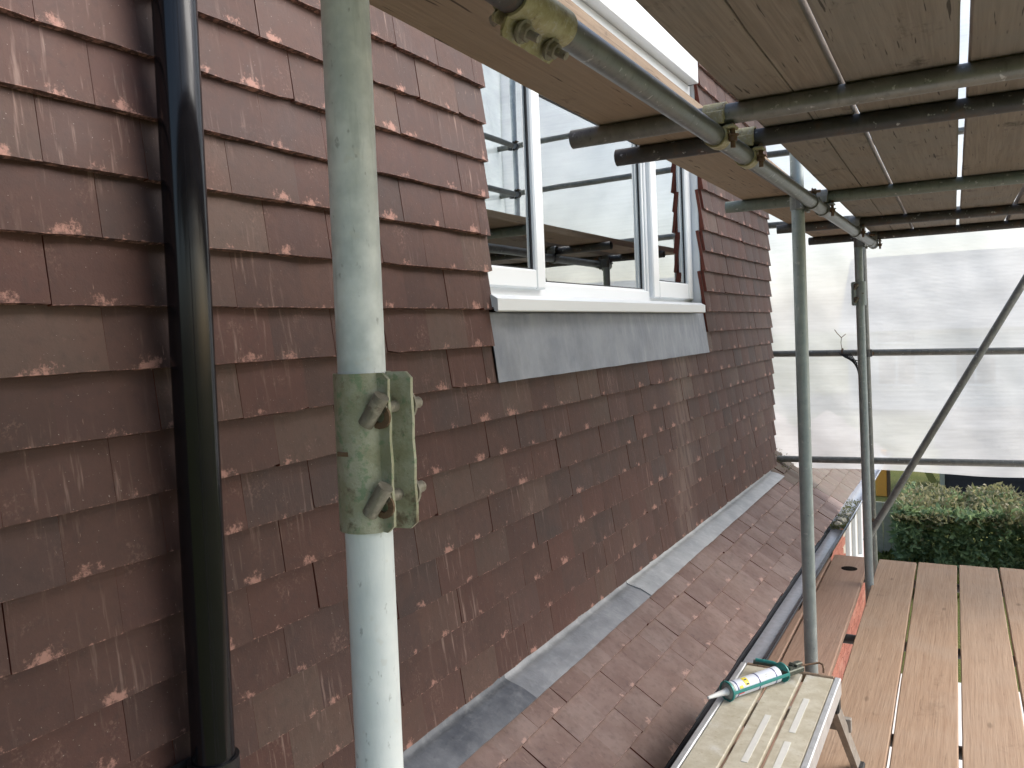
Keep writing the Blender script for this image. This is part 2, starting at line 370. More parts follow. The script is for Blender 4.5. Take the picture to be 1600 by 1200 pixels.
def ply():
    t = NT('dusty_tread_plank'); P = t.pos(); n = t.noise(P, 18, 5, .65); n2 = t.noise(P, 70, 4, .7)
    c = t.mix(t.sst(n, .3, .7), (.46,.42,.32), (.58,.55,.45)); c = t.mix(t.math('MULTIPLY', t.sst(n2, .55, .7), .5), c, (.34,.28,.17))
    n3 = t.noise(P, 9, 5, .6); c = t.mix(t.math('MULTIPLY', t.sst(n3, .55, .75), .6), c, (.66,.67,.67)); t.bump(n2, .3, .003)
    return t.set(c, .7, 0, .3)
M['ply'] = ply()
M['strip'] = simple('grip_strip', (.68,.68,.64), .6, 0, .3, .1, 40)
M['teal'] = simple('teal_painted_steel', (.035,.24,.22), .4, .1, .5, .3, 60)
M['gunmetal'] = simple('dirty_gun_metal', (.10,.11,.09), .5, .5, .5, .5, 90)
M['tubewhite'] = simple('cartridge_white_plastic', (.74,.78,.86), .35, 0, .5, .03, 10)
M['nozzle'] = simple('nozzle_white_plastic', (.82,.83,.80), .4, 0, .5, .03, 10)
M['blue'] = simple('dark_blue_print', (.02,.025,.16), .4)
M['yellow'] = simple('yellow_print', (.85,.72,.05), .4)
M['red'] = simple('red_print', (.75,.06,.09), .4)
M['capgrey'] = simple('cartridge_cap_grey', (.30,.33,.31), .4, .1)
M['orange'] = simple('orange_paint', (.75,.33,.05), .6)
M['rubber'] = simple('black_rubber', (.02,.02,.02), .7)
M['tar'] = simple('dark_stained_timber', (.030,.027,.030), .7, 0, .4, .3, 14, .3)
M['fence'] = simple('grey_fence_timber', (.36,.35,.28), .9, 0, .2, .25, 20, .4)
M['render'] = simple('pale_house_render', (.62,.60,.56), .9, 0, .2, .08)
M['slate'] = simple('grey_roof_slate', (.16,.17,.19), .8, 0, .3, .2)
M['darkglass'] = simple('far_window_pane', (.06,.07,.08), .15)
M['stem'] = simple('hedge_stem', (.07,.05,.03), .9)
M['mossleaf'] = leafm('moss_frond', (.07,.085,.022), (.20,.20,.07))
M['mortarlump'] = simple('pale_lichen', (.42,.40,.33), .95, 0, .1, .3, 60, .5)
M['holeshade'] = simple('hole_shade_black', (.012,.009,.007), .95, 0, .05, .5, 60)  # near-black colour standing in for the shade inside the board's hole
M['silt'] = simple('gutter_silt_wet', (.30,.31,.34), .22, 0, .5, .25, 30, .3)

# ------------------------------------------------------------------ ground and setting
o = MB().add([(-150,-80,-3.5),(150,-80,-3.5),(150,260,-3.5),(-150,260,-3.5)], [(0,1,2,3)]).build('ground', M['grass'], None, 'rough green and yellow lawn behind the scaffold', 'lawn', kind='structure')
o = MB().b2((.25,-1.5,-3.62),(3.4,8.6,-3.46)).build('patio', M['paving'], None, 'pale paving under the scaffold boards', 'paving', kind='structure')

# ------------------------------------------------------------------ tiles
TW, GA = .187, .113
TLEN, TTH = .225, .0165
def tile_mesh(name, mat, chip=None, camber=.0022, seed=0):
    """tile with origin at its foot: u along +Y, v up +Z, outer face towards +X; 4 columns"""
    rg = random.Random(seed); n = 4; w = TW-.0006
    us = [-w/2 + w*i/n for i in range(n+1)]
    top, bot, vt, uvs = [], [], [], []
    vs = []
    for lay in (0, 1):
        for j, v in ((0, 0), (1, TLEN)):
            for i, u in enumerate(us):
                cx = camber*(1-(2*u/w)**2); zz = v + (rg.uniform(-.0009, .0009) if j == 0 else 0); uu = u
                if j == 0 and chip is not None and i == chip[0]:
                    zz += chip[1]
                    if i == 0: uu += chip[1]*.5
                    if i == n: uu -= chip[1]*.5
                vs.append((cx-(TTH if lay else 0), uu, zz)); uvs.append(((u+w/2)/w, v/GA))
    k = n+1; F, S, mi = [], [], []
    for i in range(n): F.append((i, i+1, k+i+1, k+i)); S.append(True); mi.append(0)
    b = 2*k
    for i in range(n): F.append((b+i+1, b+i, b+k+i, b+k+i+1)); S.append(False); mi.append(0)
    for i in range(n): F.append((i+1, i, b+i, b+i+1)); S.append(False); mi.append(0)
    F.append((0, k, b+k, b)); S.append(False); mi.append(1)
    F.append((k+n, n, b+n, b+k+n)); S.append(False); mi.append(1)
    me = bpy.data.meshes.new(name); me.from_pydata(vs, [], F); me.polygons.foreach_set('use_smooth', [False]*len(F)); me.polygons.foreach_set('material_index', mi)
    me.materials.append(mat); me.materials.append(M['clayside'])
    uvl = me.uv_layers.new(name='UVMap')
    for lp in me.loops: uvl.data[lp.index].uv = uvs[lp.vertex_index]
    me.update(); return me

def variants(name, mat, cb=0.0):
    ch = [None, None, None, (0, .003), None, None, None, (3, .0015), None, (4, .004), None, None, (0, .005), None]
    return [tile_mesh(name, mat, c, cb+.0016+.0006*(i % 3), 50+i) for i, c in enumerate(ch)]
TV = variants('hung_tile', M['tile']); RV = variants('roof_tile', M['rooftile'], .0022); OV = variants('old_roof_tile', M['oldtile'], .0022)

def proj(p):
    d = Vector(p)-CAM; z = d.dot(_F)
    if z < .05: return None
    return 800+1271.5*d.dot(_R)/z, 557.75-1271.5*d.dot(_U)/z, z

def place_tiles(specs, parent, nmax, stuffname, stuffmats):
    """specs: (mesh, matrix, yscale); the nearest nmax in view become objects, the rest one mesh"""
    scored = []
    for sp in specs:
        p = proj(sp[1] @ Vector((0, 0, GA/2)))
        sc_ = -1e9 if p is None or not (-60 < p[0] < 1660 and -60 < p[1] < 1260) else -p[2]
        if sc_ > -1e8 and sp[3]: sc_ -= 50      # hidden from view
        scored.append((sc_, sp))
    scored.sort(key=lambda q: -q[0])
    pl = wloc(parent); rest = []
    for i, (s_, sp) in enumerate(scored):
        if i < nmax and s_ > -40:
            o = bpy.data.objects.new('tile', sp[0]); COL.objects.link(o); o.parent = parent
            mt = sp[1].copy(); mt.translation = mt.translation-pl
            o.matrix_local = mt @ Matrix.Diagonal((1, sp[2], 1, 1))
        else: rest.append(sp)
    if not rest: return
    V, F, MI, UV, RN = [], [], [], [], []
    for me, mt, ys, _h in rest:
        b = len(V); D = mt @ Matrix.Diagonal((1, ys, 1, 1)); V += [tuple(D @ v.co - pl) for v in me.vertices]
        rv = random.random(); RN += [rv]*len(me.vertices)
        uvd = me.uv_layers[0].data
        for p in me.polygons:
            F.append([b+i for i in p.vertices]); MI.append(p.material_index); UV += [tuple(uvd[li].uv) for li in p.loop_indices]
    me = bpy.data.meshes.new(stuffname); me.from_pydata(V, [], F); me.polygons.foreach_set('material_index', MI)
    for mm in stuffmats: me.materials.append(mm)
    uvl = me.uv_layers.new(name='UVMap')
    for i, q in enumerate(UV): uvl.data[i].uv = q
    at = me.attributes.new('rnd', 'FLOAT', 'POINT'); at.data.foreach_set('value', RN); me.update()
    o = bpy.data.objects.new(stuffname, me); COL.objects.link(o); o.parent = parent; o['kind'] = 'stuff'

# ------------------------------------------------------------------ house
HY1 = 6.05                                  # far corner of the house
WY0, WY1, WZ0, WZ1 = 2.13, 4.40, -.145, 1.47  # opening in the tiling
house = empty('house', (0, 3, -3.5), 'tile hung house wall with white window above a lead apron', 'house')
core = MB()
for lo, hi in (((-.30,-1.5,-3.5),(-.008,HY1-.01,-.06)), ((-.30,-1.5,-.06),(-.008,WY0-.02,2.6)), ((-.30,WY1+.09,-.06),(-.008,HY1-.01,2.6)), ((-.30,WY0-.02,1.36),(-.010,WY1+.09,2.6))):
    core.b2(lo, hi)
core.b2((-4.2,-1.5,-3.5),(-.302,-1.2,2.6)).b2((-4.2,HY1-.25,-3.5),(-.302,HY1-.012,2.6)).b2((-4.4,-1.5,-3.5),(-4.2,HY1-.012,2.6))
core.build('wall', M['void'], house)
MB().b2((-3.9,-1.1,-1.05),(-.31,HY1-.3,-1.0)).b2((-3.9,-1.1,1.62),(-.31,HY1-.3,1.7)).b2((-3.95,-1.1,-1.0),(-3.88,HY1-.3,1.62)).build('room', M['room'], house)
clad = MB().b2((-.0075,-.2,-1.07),(-.004,WY0-.03,1.9)).build('tile_cladding', M['void'], house)
specs = []
tl = math.atan2(.038, .27)
zb0 = -1.040; GW = .1115
for k in range(0, 27):
    zb = zb0+GW*k
    y = .763-TW*5 + (0 if k % 2 == 0 else TW/2) + .0     # k=10 foot at .075 has its joint at .763
    cells = []
    while y < HY1+.01:
        a, b = y, y+TW; y += TW
        rngs = [(a, min(b, HY1+.012))]
        if zb+GA*.6 > WZ0 and zb < WZ1-.02:
            out = []
            for (p, q) in rngs:
                if q <= WY0 or p >= WY1: out.append((p, q)); continue
                if p < WY0: out.append((p, WY0+random.uniform(-.004, .004)))
                if q > WY1: out.append((WY1+random.uniform(-.003, .003), q))
            rngs = out
        for (p, q) in rngs:
            if q-p > .03: cells.append((p, q))
    for (p, q) in cells:
        me = random.choice(TV); c = (p+q)/2
        mt = Matrix.Translation((.031+random.uniform(-.0008, .0010), c+random.uniform(-.001, .001), zb+random.uniform(-.0011, .0011)+.002*mnoise.noise((c*.7, k*.35, 2))))
        mt = mt @ Matrix.Rotation(-tl+random.uniform(-.005, .005), 4, 'Y') @ Matrix.Rotation(random.uniform(-.003, .003), 4, 'X') @ Matrix.Rotation(random.uniform(-.005, .005), 4, 'Z')
        hid = zb > .60+.0 and c < 4.3 and zb > .75
        specs.append((me, mt, (q-p)/TW, hid or zb > 1.3))
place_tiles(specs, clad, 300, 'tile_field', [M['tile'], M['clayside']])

# window ------------------------------------------------------------
FX = -.062
win = MB()
wy0, wy1, wz0, wz1 = WY0-.01, WY1+.075, .12, 1.17
def frame_bars(mb, y0, y1, z0, z1, w, x0, x1, bev=.004, wb=None, wt=None):
    wb = w if wb is None else wb; wt = w if wt is None else wt
    mb.b2((x0, y0, z0), (x1, y0+w, z1), bev); mb.b2((x0, y1-w, z0), (x1, y1, z1), bev)
    mb.b2((x0, y0+w-.001, z0), (x1-.0006, y1-w+.001, z0+wb), bev); mb.b2((x0, y0+w-.001, z1-wt), (x1-.0006, y1-w+.001, z1), bev)
frame_bars(win, wy0, wy1, wz0, wz1, .055, -.13, FX)
win.b2((-.13, 2.595, wz0+.05), (FX-.0012, 2.668, wz1-.05), .004)       # mullions
win.b2((-.13, 3.742, wz0+.05), (FX-.0012, 3.80, wz1-.05), .004)
win.b2((-.13, 2.66, .897), (FX-.0014, 3.75, .965), .004)               # transom bar of the middle light
window = win.build('window', M['upvc'], house, 'white plastic window with two casements and a fixed middle light')
def light(y0, y1, z0, z1, sash, sx, sw):
    if sash:
        s = MB(); frame_bars(s, y0, y1, z0, z1, sw, -.115, sx, .006); so = s.build('sash', M['upvc'], window)
        gy0, gy1, gz0, gz1 = y0+sw, y1-sw, z0+sw, z1-sw; gx = sx-.020
    else:
        s = MB(); frame_bars(s, y0, y1, z0, z1, .018, -.105, FX-.010, .003); s.build('glazing_bead', M['upvc'], window)
        gy0, gy1, gz0, gz1 = y0+.018, y1-.018, z0+.018, z1-.018; gx = FX-.026
    g = MB(); frame_bars(g, gy0-.002, gy1+.002, gz0-.002, gz1+.002, .008, gx-.012, gx+.004, 0); g.build('gasket', M['seal'], window)
    MB().b2((gx-.006, gy0-.001, gz0-.001), (gx, gy1+.001, gz1+.001)).build('glass_pane', M['glass'], window)
    MB().b2((gx-.026, gy0-.001, gz0-.001), (gx-.021, gy1+.001, gz1+.001)).build('glass_pane', M['glass'], window)
light(2.150, 2.625, .152, 1.13, True, -.040, .068)
light(2.668, 3.742, .165, .897, False, 0, 0)
light(2.668, 3.742, .965, 1.12, False, 0, 0)
light(3.765, 4.40, .142, 1.13, True, -.040, .085)
s = MB().extrude([(-.12,.121),(.030,.119),(.052,.106),(.052,.070),(.046,.066),(.038,.070),(.038,.080),(-.12,.084)], WY0-.012, 4.30)
s.build('sill', M['upvc'], window)
MB().b2((-.061, WY1+.004, .12), (.000, WY1+.016, 1.31), .003).build('reveal_trim', M['upvc'], window)
MB().b2((-.061, WY0-.014, .10), (.000, WY0+.006, 1.31), .003).build('reveal_trim', M['upvc'], window)
MB().b2((-.10, WY0-.005, 1.171), (-.020, WY1-.011, 1.30), .003).b2((-.10, WY0-.005, 1.301), (.034, WY1-.03, 1.56), .003).build('head_board', M['upvc'], house, 'white board above the window')
# lead apron under the sill
mb = MB(); ny, nz = 70, 10; vs = []
for j in range(nz+1):
    t_ = j/nz
    for i in range(ny+1):
        y = WY0+.001 + (WY1-WY0-.002)*i/ny
        z = .066 + (-.150-.066)*t_ + (.004*mnoise.noise((y*7, 3, 0)) if j == nz else 0)
        x = .010 + .028*t_ + .0035*t_*mnoise.noise((y*9, 1.5*t_, 4)) + .009*max(0, t_-.25)*mnoise.noise((y*19, .6*t_, 9))
        vs.append((x, y, z))
n1 = len(vs); vs += [(x-.003, y, z) for x, y, z in vs]
w = ny+1
for off, fl in ((0, 0), (n1, 1)):
    mb.add(vs[off:off+n1], [((j*w+i), (j*w+i+1), ((j+1)*w+i+1), ((j+1)*w+i))[::-1 if fl else 1] for j in range(nz) for i in range(ny)], True)
mb.add([vs[nz*w+i] for i in range(w)]+[vs[n1+nz*w+i] for i in range(w)], [(i, i+1, w+i+1, w+i) for i in range(ny)])
mb.build('lead_apron', M['lead'], house, 'grey dressed lead sheet under the window sill')

# ------------------------------------------------------------------ lean-to extension
ext = empty('extension', (.1, 4.5, -3.5), 'lean-to with tiled roof and brick wall below the house tiles', 'extension')
ex, ez = .42, -1.385; sl = math.atan2(.31, .39); du = Vector((math.cos(sl), 0, -math.sin(sl))); nn = Vector((math.sin(sl), 0, math.cos(sl)))
E0 = Vector((ex, 0, ez)); EY1 = 9.35
rp = [E0+du*.0-nn*.035, E0-du*.60-nn*.035, E0-du*.60-nn*.06, E0-nn*.06]
roof = MB().extrude([(p.x, p.z) for p in rp], -.4, EY1).build('roof', M['void'], ext)
specs = []
for k in range(0, 10):
    s_ = -GA*k
    y = -.35 + (0 if k % 2 else TW/2)
    while y < EY1:
        c = y+TW/2; y += TW
        if k > 3 and c < HY1+.05: continue
        if k > 4 and c > 7.6: continue
        p = E0+du*(s_+random.uniform(-.003, .003)) + nn*random.uniform(.002, .006)
        old = c > 6.35+random.uniform(-.1, .1)+ (0 if k < 3 else -.2)
        me = random.choice(OV if old else RV)
        ux = nn; uz = -du; uy = uz.cross(ux)       # local x outwards, z up the slope
        B = Matrix(((ux.x, uy.x, uz.x), (ux.y, uy.y, uz.y), (ux.z, uy.z, uz.z))).to_4x4()
        mt = Matrix.Translation((p.x, c+random.uniform(-.001, .001), p.z)) @ B
        mt = mt @ Matrix.Rotation(-math.atan2(.034, .27)+random.uniform(-.014, .014), 4, 'Y') @ Matrix.Rotation(random.uniform(-.008, .008), 4, 'X')
        if k == 3 and c < HY1+.05: mt = mt @ Matrix.Diagonal((1, 1, .62, 1))      # cut short under the lead
        specs.append((me, mt, 1.0, False))
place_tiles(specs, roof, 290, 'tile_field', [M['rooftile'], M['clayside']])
# lead flashing in lapped lengths
def lead_piece(y0, y1, lift):
    mb = MB(); prof = [(.004,-1.02),(.006,-1.072),(.012,-1.090)]
    s0 = .535
    base = E0-du*s0
    prof = [(-.002,-.99),(.000,-1.045)]
    qe = lambda yy: .405+.025*min(1, max(0, (yy-2.0)/4))
    for q, h_ in ((.524, -.020), (.512, -.016), (.47, .004), (.425, .015)): 
        p = E0-du*q+nn*(h_+lift); prof.append((p.x, p.z))
    ny = max(8, int((y1-y0)/.03)); vs = []
    for j, (x, z) in enumerate(prof):
        for i in range(ny+1):
            y = y0+(y1-y0)*i/ny; f = j/(len(prof)-1)
            e = (.425-qe(y))*(j-1)/4 if j > 1 else 0
            e += (.003*mnoise.noise((y*3, 2, 0))+.002*mnoise.noise((y*21, 5, 0))) if j == len(prof)-1 else 0
            b = .004*f*mnoise.noise((y*8, j*.7, 7))+.0025*f*mnoise.noise((y*25, j, 3))
            vs.append((x+e*du.x+b*nn.x, y, z+e*du.z+b*nn.z))
    n1 = len(vs); w = ny+1; lo = [(x-.002, y, z-.003) for x, y, z in vs]
    mb.add(vs, [(j*w+i, j*w+i+1, (j+1)*w+i+1, (j+1)*w+i) for j in range(len(prof)-1) for i in range(ny)], True)
    mb.add(lo, [(j*w+i+1, j*w+i, (j+1)*w+i, (j+1)*w+i+1) for j in range(len(prof)-1) for i in range(ny)], True)
    jj = (len(prof)-1)*w
    mb.add(vs[jj:]+lo[jj:], [(i, i+1, w+i+1, w+i) for i in range(ny)])
    for i in (0, ny):
        cvs = [vs[j*w+i] for j in range(len(prof))]+[lo[j*w+i] for j in range(len(prof))]; L = len(prof)
        mb.add(cvs, [(j, j+1, L+j+1, L+j) for j in range(L-1)])
    return mb
for i, (a, b) in enumerate(((-.3, 1.0), (.93, 2.15), (2.07, 3.26), (3.18, 4.42), (4.34, 6.0))):
    lead_piece(a, b, .0045*(i % 2)).build('lead_flashing', M[('leadf', 'leadf', 'leadm', 'leadp', 'leadp')[i]], roof)  # lengths step from dark to pale grey towards the far end
# gutter (half round, black) with brackets, fascia
g0 = Vector((.462, 0, -1.402)); gr = .057
def half_round(y0, y1):
    mb = MB(); n = 16; P = []
    for i in range(n+1):
        a = math.pi+math.pi*i/n; P.append((g0.x+gr*math.cos(a), g0.z+gr*math.sin(a)))
    for i in range(n, -1, -1):
        a = math.pi+math.pi*i/n; P.append((g0.x+(gr-.0035)*math.cos(a), g0.z+(gr-.0035)*math.sin(a)))
    mb.extrude(P, y0, y1, True); return mb
gut = half_round(.2, 5.98); gut.tube((g0.x+gr, .2, g0.z+.002), (g0.x+gr, 5.98, g0.z+.002), .0055, n=8)
gutter = gut.build('gutter', M['black'], ext, 'black half round gutter along the eaves')
mb = half_round(6.02, EY1); mb.tube((g0.x+gr, 6.02, g0.z+.002), (g0.x+gr, EY1, g0.z+.002), .0055, n=8); mb.build('gutter', M['silt'], ext, 'old grey gutter length beyond the moss')
mb = MB(); P = []
for i in range(9):
    a = math.pi*1.18+math.pi*.64*i/8; P.append((g0.x+(gr-.005)*math.cos(a), g0.z+(gr-.005)*math.sin(a)))
P = P + [(g0.x+.018, g0.z-.034), (g0.x-.02, g0.z-.030)]
mb.extrude(P, .25, 5.9); mb.build('silt', M['silt'], gutter)
for y in (1.2, 2.2, 3.2, 4.2, 5.2, 6.3):
    mb = MB().arc((g0.x, y, g0.z), (0, 1, 0), (1, 0, 0), gr+.0005, gr+.005, .03, 0, math.pi, 14); mb.build('gutter_bracket', M['blackdull'], ext)
MB().b2((.375,-.3,-1.56),(.398,EY1-.02,-1.405)).build('fascia', M['blackdull'], ext)
MB().b2((.24,-.3,-1.565),(.374,EY1-.02,-1.553)).build('soffit', M['upvc'], ext)
# brick wall
BX = .25
wallb = MB().b2((.10,-.4,-3.5),(BX-.006,EY1-.05,-1.566)).build('brick_wall', M['mortar'], ext)
bl, bh, jt = .215, .065, .010
bme = bpy.data.meshes.new('brick'); _b = MB().box((0,0,0),(.03,bl,bh),None,.003)
bme.from_pydata([tuple(v) for v in _b.v], [], _b.f); bme.materials.append(M['brick']); bme.update()
pw = wloc(wallb); cnt = 0; V, F, RN = [], [], []
row = 0; z = -1.60
while z > -3.45:
    y = -.35 + (0 if row % 2 else (bl+jt)/2)
    while y+bl < EY1-.06:
        c = y+bl/2; y += bl+jt
        if 7.72 < c < 8.90 and z > -2.48: continue
        near = (c > 5.6 and z > -2.9)
        cp = Vector((BX-.012+random.uniform(-.001,.001), c, z))
        if near and cnt < 290:
            o = bpy.data.objects.new('brick', bme); COL.objects.link(o); o.parent = wallb; o.location = cp-pw; cnt += 1
        else:
            b = len(V); V += [tuple(v.co+cp-pw) for v in bme.vertices]; rv = random.random(); RN += [rv]*len(bme.vertices)
            F += [[b+i for i in p.vertices] for p in bme.polygons]
    row += 1; z -= bh+jt
me = bpy.data.meshes.new('brickwork'); me.from_pydata(V, [], F); me.materials.append(M['brick'])
at = me.attributes.new('rnd', 'FLOAT', 'POINT'); at.data.foreach_set('value', RN); me.update()
o = bpy.data.objects.new('brickwork', me); COL.objects.link(o); o.parent = wallb; o['kind'] = 'stuff'
mb = MB(); frame_bars(mb, 7.83, 8.80, -2.45, -1.62, .10, BX-.05, BX+.03, .004); mb.b2((BX-.05, 8.26, -2.40), (BX+.028, 8.36, -1.66), .004)
ew = mb.build('window', M['upvc'], ext, 'white window frame in the brick wall under the gutter')
MB().b2((BX-.03, 7.9, -2.38), (BX-.02, 8.75, -1.70)).build('glass_pane', M['darkglass'], ew)

# ------------------------------------------------------------------ downpipe
dp = empty('downpipe', (.075, .984, -1.05), 'gloss black round downpipe fixed to the hung tiles', 'downpipe')
MB().tube((.082, .984, 1.9), (.082, .984, -1.09), .0380, n=48, inner=.0345).build('pipe', M['black'], dp)
br = MB().arc((.082,.984,-.766), (0,0,1), (1,0,0), .0386, .0450, .036, -math.pi*.99, math.pi*.99, 36)
br.b2((.034,.900,-.783),(.046,.984,-.749),.004); br.box((.040,.900,-.766),(.026,.034,.042),None,.006);
bo = br.build('bracket', M['blackdull'], dp)
for y in (.900,): MB().tube((.052,y,-.766),(.058,y,-.766),.008,n=6).build('screw', M['rustbolt'], bo)

# ------------------------------------------------------------------ scaffold
SA = .0185                                         # the scaffold is not quite parallel to the wall
TR = .02415
def sx(u, y): return u - SA*(y-4.0)
def tube_thing(name, p0, p1, mat, label, cat, group=None, r=TR):
    return MB().tube(p0, p1, r, n=28, inner=r-.004).build(name, mat, None, label, cat, group)
def bolt(mb, p, d, L=.05, r=.006, nut=.0115, mi=0):
    p, d = Vector(p), Vector(d).normalized()
    mb.tube(p, p+d*L, r, n=10, mi=mi); mb.tube(p+d*(L*.55), p+d*(L*.55+.012), nut, n=6, mi=mi); mb.tube(p+d*(L*.55-.003), p+d*(L*.55), nut*1.25, n=14, mi=mi)
def sleeve(name, c, axis, flange, label, group, mat, L=.158, rot_head=-.6):
    """two half shells clamped over a joint with two T-bolts"""
    c, a, f = Vector(c), Vector(axis).normalized(), Vector(flange).normalized(); f = (f-a*f.dot(a)).normalized(); b = a.cross(f)
    e = empty(name, c-a*L/2 if abs(a.z) > .5 else c-Vector((0,0,.04)), label, 'coupler', group)
    th = .0042; r0 = TR+.0006
    g = .007
    def flap(sgn, ln, z0, z1):
        mb = MB().arc(c, a, f, r0, r0+th, L, sgn*.30, sgn*math.pi*.985, 26)
        B = Matrix((tuple(f), tuple(b), tuple(a))).transposed()
        n = 10; pts = []
        for i in range(n):
            z = (-L/2, -L*.46, -L*.36, -L*.2, -L*.07, L*.07, L*.2, L*.36, L*.46, L/2)[i]; pts.append((z, ln+.0006*math.sin(3.3*z*40)-(.007 if i in (0, n-1) else 0)))
        x0 = r0*math.cos(.28)
        vs = []
        for z, l in pts:
            for q in ((x0, sgn*g), (l, sgn*(g+.002)), (l, sgn*(g+.002+th)), (x0, sgn*(g+th))):
                vs.append(c+B @ Vector((q[0], q[1], z)))
        fs = []
        for i in range(n-1):
            for k in range(4): fs.append((4*i+k, 4*i+(k+1) % 4, 4*i+4+(k+1) % 4, 4*i+4+k))
        fs += [(3,2,1,0), tuple(4*(n-1)+k for k in range(4))]
        mb.add(vs, fs)
        return mb
    flap(1, .040, 0, 0).build('half_shell', mat, e); fl = flap(-1, .052, 0, 0).build('half_shell', mat, e)
    for t in (.28, -.28):
        z = t*L
        mb = MB()
        # T head lying on the outer face of the near shell, shank through both flanges
        p = c+a*z+f*.033
        bolt(mb, p+b*.016, -b, .066, .0062, .012)
        hd = (f*.55-a*.75).normalized()
        q = c+a*z+f*.029+b*.0215
        mb.tube(q-hd*.019, q+hd*.016, .0080, n=12); 
        mb.tube(p-b*.020, p-b*.0235, .017, n=18)
        mb.build('bolt', M['bolt'], e)
        MB().arc(c+a*(z+.008)+f*.030+b*.0145, b, f, .0062, .0125, .003, 0, 6.283, 16).build('bolt_boss', M['rustbolt'], e)
    mb = MB().box(c-f*.006+b*(r0+th-.0007), (.013, .002, .0045), Matrix((tuple(f), tuple(b), tuple(a))).transposed()); mb.build('slot_mark', M['rustbolt'], e)
    return e
def cross_coupler(name, c, axA, axB, label, group, mat, h=.0245, bm='bolt', side=1):
    """right angle coupler: tube A passes at +n*h, tube B at -n*h"""
    c = Vector(c); A = Vector(axA).normalized(); B = Vector(axB).normalized(); n = A.cross(B).normalized()
    if side < 0: n = -n
    e = empty(name, c-Vector((0,0,.05)), label, 'coupler', group)
    r0 = TR+.0006; th = .0045
    mb = MB().arc(c+n*h, A, n, r0, r0+th, .052, -2.2, 2.2, 22)           # saddle over tube A
    for s_ in (-1, 1):
        M3 = Matrix((tuple(A), tuple(B), tuple(n))).transposed()
        mb.box(c+n*(h-.012)+B*s_*(r0+.007), (.052, .010, .030), M3, .002)
    mb.build('saddle', mat, e)
    mb = MB().arc(c-n*h, B, -n, r0, r0+th, .042, -2.25, 2.25, 22)
    M3 = Matrix((tuple(A), tuple(B), tuple(n))).transposed()
    mb.box(c-n*(h-.016)+A*(r0+.010), (.024, .042, .008), M3, .002); mb.box(c-n*(h-.016)-A*(r0+.006), (.014, .042, .012), M3, .002)
    mb.build('band', mat, e)
    for (q, d) in ((c-n*(h-.030)+A*(r0+.013), -n), (c+n*(h-.004)+B*(r0+.010)-A*.004, -n)):
        mb = MB(); bolt(mb, q, d, .062, .0058, .0115); mb.build('bolt', M[bm], e)
    return e

g_std = 'scaffold standards'; g_tr = 'transoms under the upper boards'
# inner standards
P1 = (.76, .64)
tube_thing('scaffold_standard', (*P1, -.112), (*P1, 2.6), M['galv'], 'nearest upright scaffold tube, upper length above the green sleeve coupler', 'scaffold tube', g_std)
tube_thing('scaffold_standard', (*P1, -3.45), (*P1, -.114), M['galv_l'], 'nearest upright scaffold tube, pale lower length below the green sleeve coupler', 'scaffold tube', g_std)
camdir = (CAM-Vector((P1[0], P1[1], 0))).normalized(); rightdir = Vector((0,0,1)).cross(-camdir)*-1
rightdir = (-camdir).cross(Vector((0,0,1)))
sleeve('sleeve_coupler', (*P1, -.113), (0,0,-1), (rightdir+camdir*.75), 'green and rusty sleeve coupler joining the nearest upright tube', 'sleeve couplers', M['green'])
P2 = (.725, 3.25); P3 = (.722, 5.20); P4 = (.628, 6.28)
tube_thing('scaffold_standard', (*P2, -3.45), (*P2, 2.6), M['galv_m'], 'upright scaffold tube standing beyond the step platform', 'scaffold tube', g_std)
tube_thing('scaffold_standard', (P3[0]+.012, P3[1], -3.45), (P3[0]-.008, P3[1], .475), M['galv_m'], 'upright scaffold tube at the far end of the overhead ledger', 'scaffold tube', g_std)
tube_thing('scaffold_standard', (P4[0]+.028, P4[1], -3.45), (P4[0]-.010, P4[1], .70), M['galv_d'], 'dark upright tube half hidden behind the far standard', 'scaffold tube', g_std)
# outer standards, seen mirrored in the window
for y, w_ in ((.55, 'nearest'), (3.2, 'middle'), (5.25, 'far'), (6.27, 'corner')):
    tube_thing('scaffold_standard', (sx(2.08, y), y, -3.45), (sx(2.08, y), y, 2.8), M['galv'], f'{w_} outer scaffold upright seen only as a reflection in the window', 'scaffold tube', g_std)
# overhead ledger in two lengths with a sleeve
LZ = .448; LX = lambda y: sx(.757, y) + .035*max(0, (y-2.5))/3.0
lx0, lx1 = .775, .778
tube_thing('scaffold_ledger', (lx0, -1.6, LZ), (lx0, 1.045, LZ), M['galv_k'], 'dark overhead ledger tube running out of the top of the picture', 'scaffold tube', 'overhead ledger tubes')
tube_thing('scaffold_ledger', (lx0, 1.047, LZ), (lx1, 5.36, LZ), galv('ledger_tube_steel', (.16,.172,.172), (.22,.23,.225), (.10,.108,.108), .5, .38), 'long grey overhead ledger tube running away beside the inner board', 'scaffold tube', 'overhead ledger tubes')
sleeve('sleeve_coupler', (lx0, 1.03, LZ), (0,1,0), (-.55, 0, -.85), 'olive sleeve coupler on the overhead ledger at the top edge', 'sleeve couplers', M['olive'], .15)
sleeve('sleeve_coupler', (.722, P3[1], .15), (0,0,1), (-1, -.25, 0), 'small sleeve coupler high on the far upright tube', 'sleeve couplers', M['galv_m'], .14)
tube_thing('scaffold_ledger', (2.02+.05, -1.6, LZ), (2.02-.03, 5.5, LZ), M['galv_d'], 'outer ledger tube under the upper boards, mirrored in the window', 'scaffold tube', 'overhead ledger tubes')
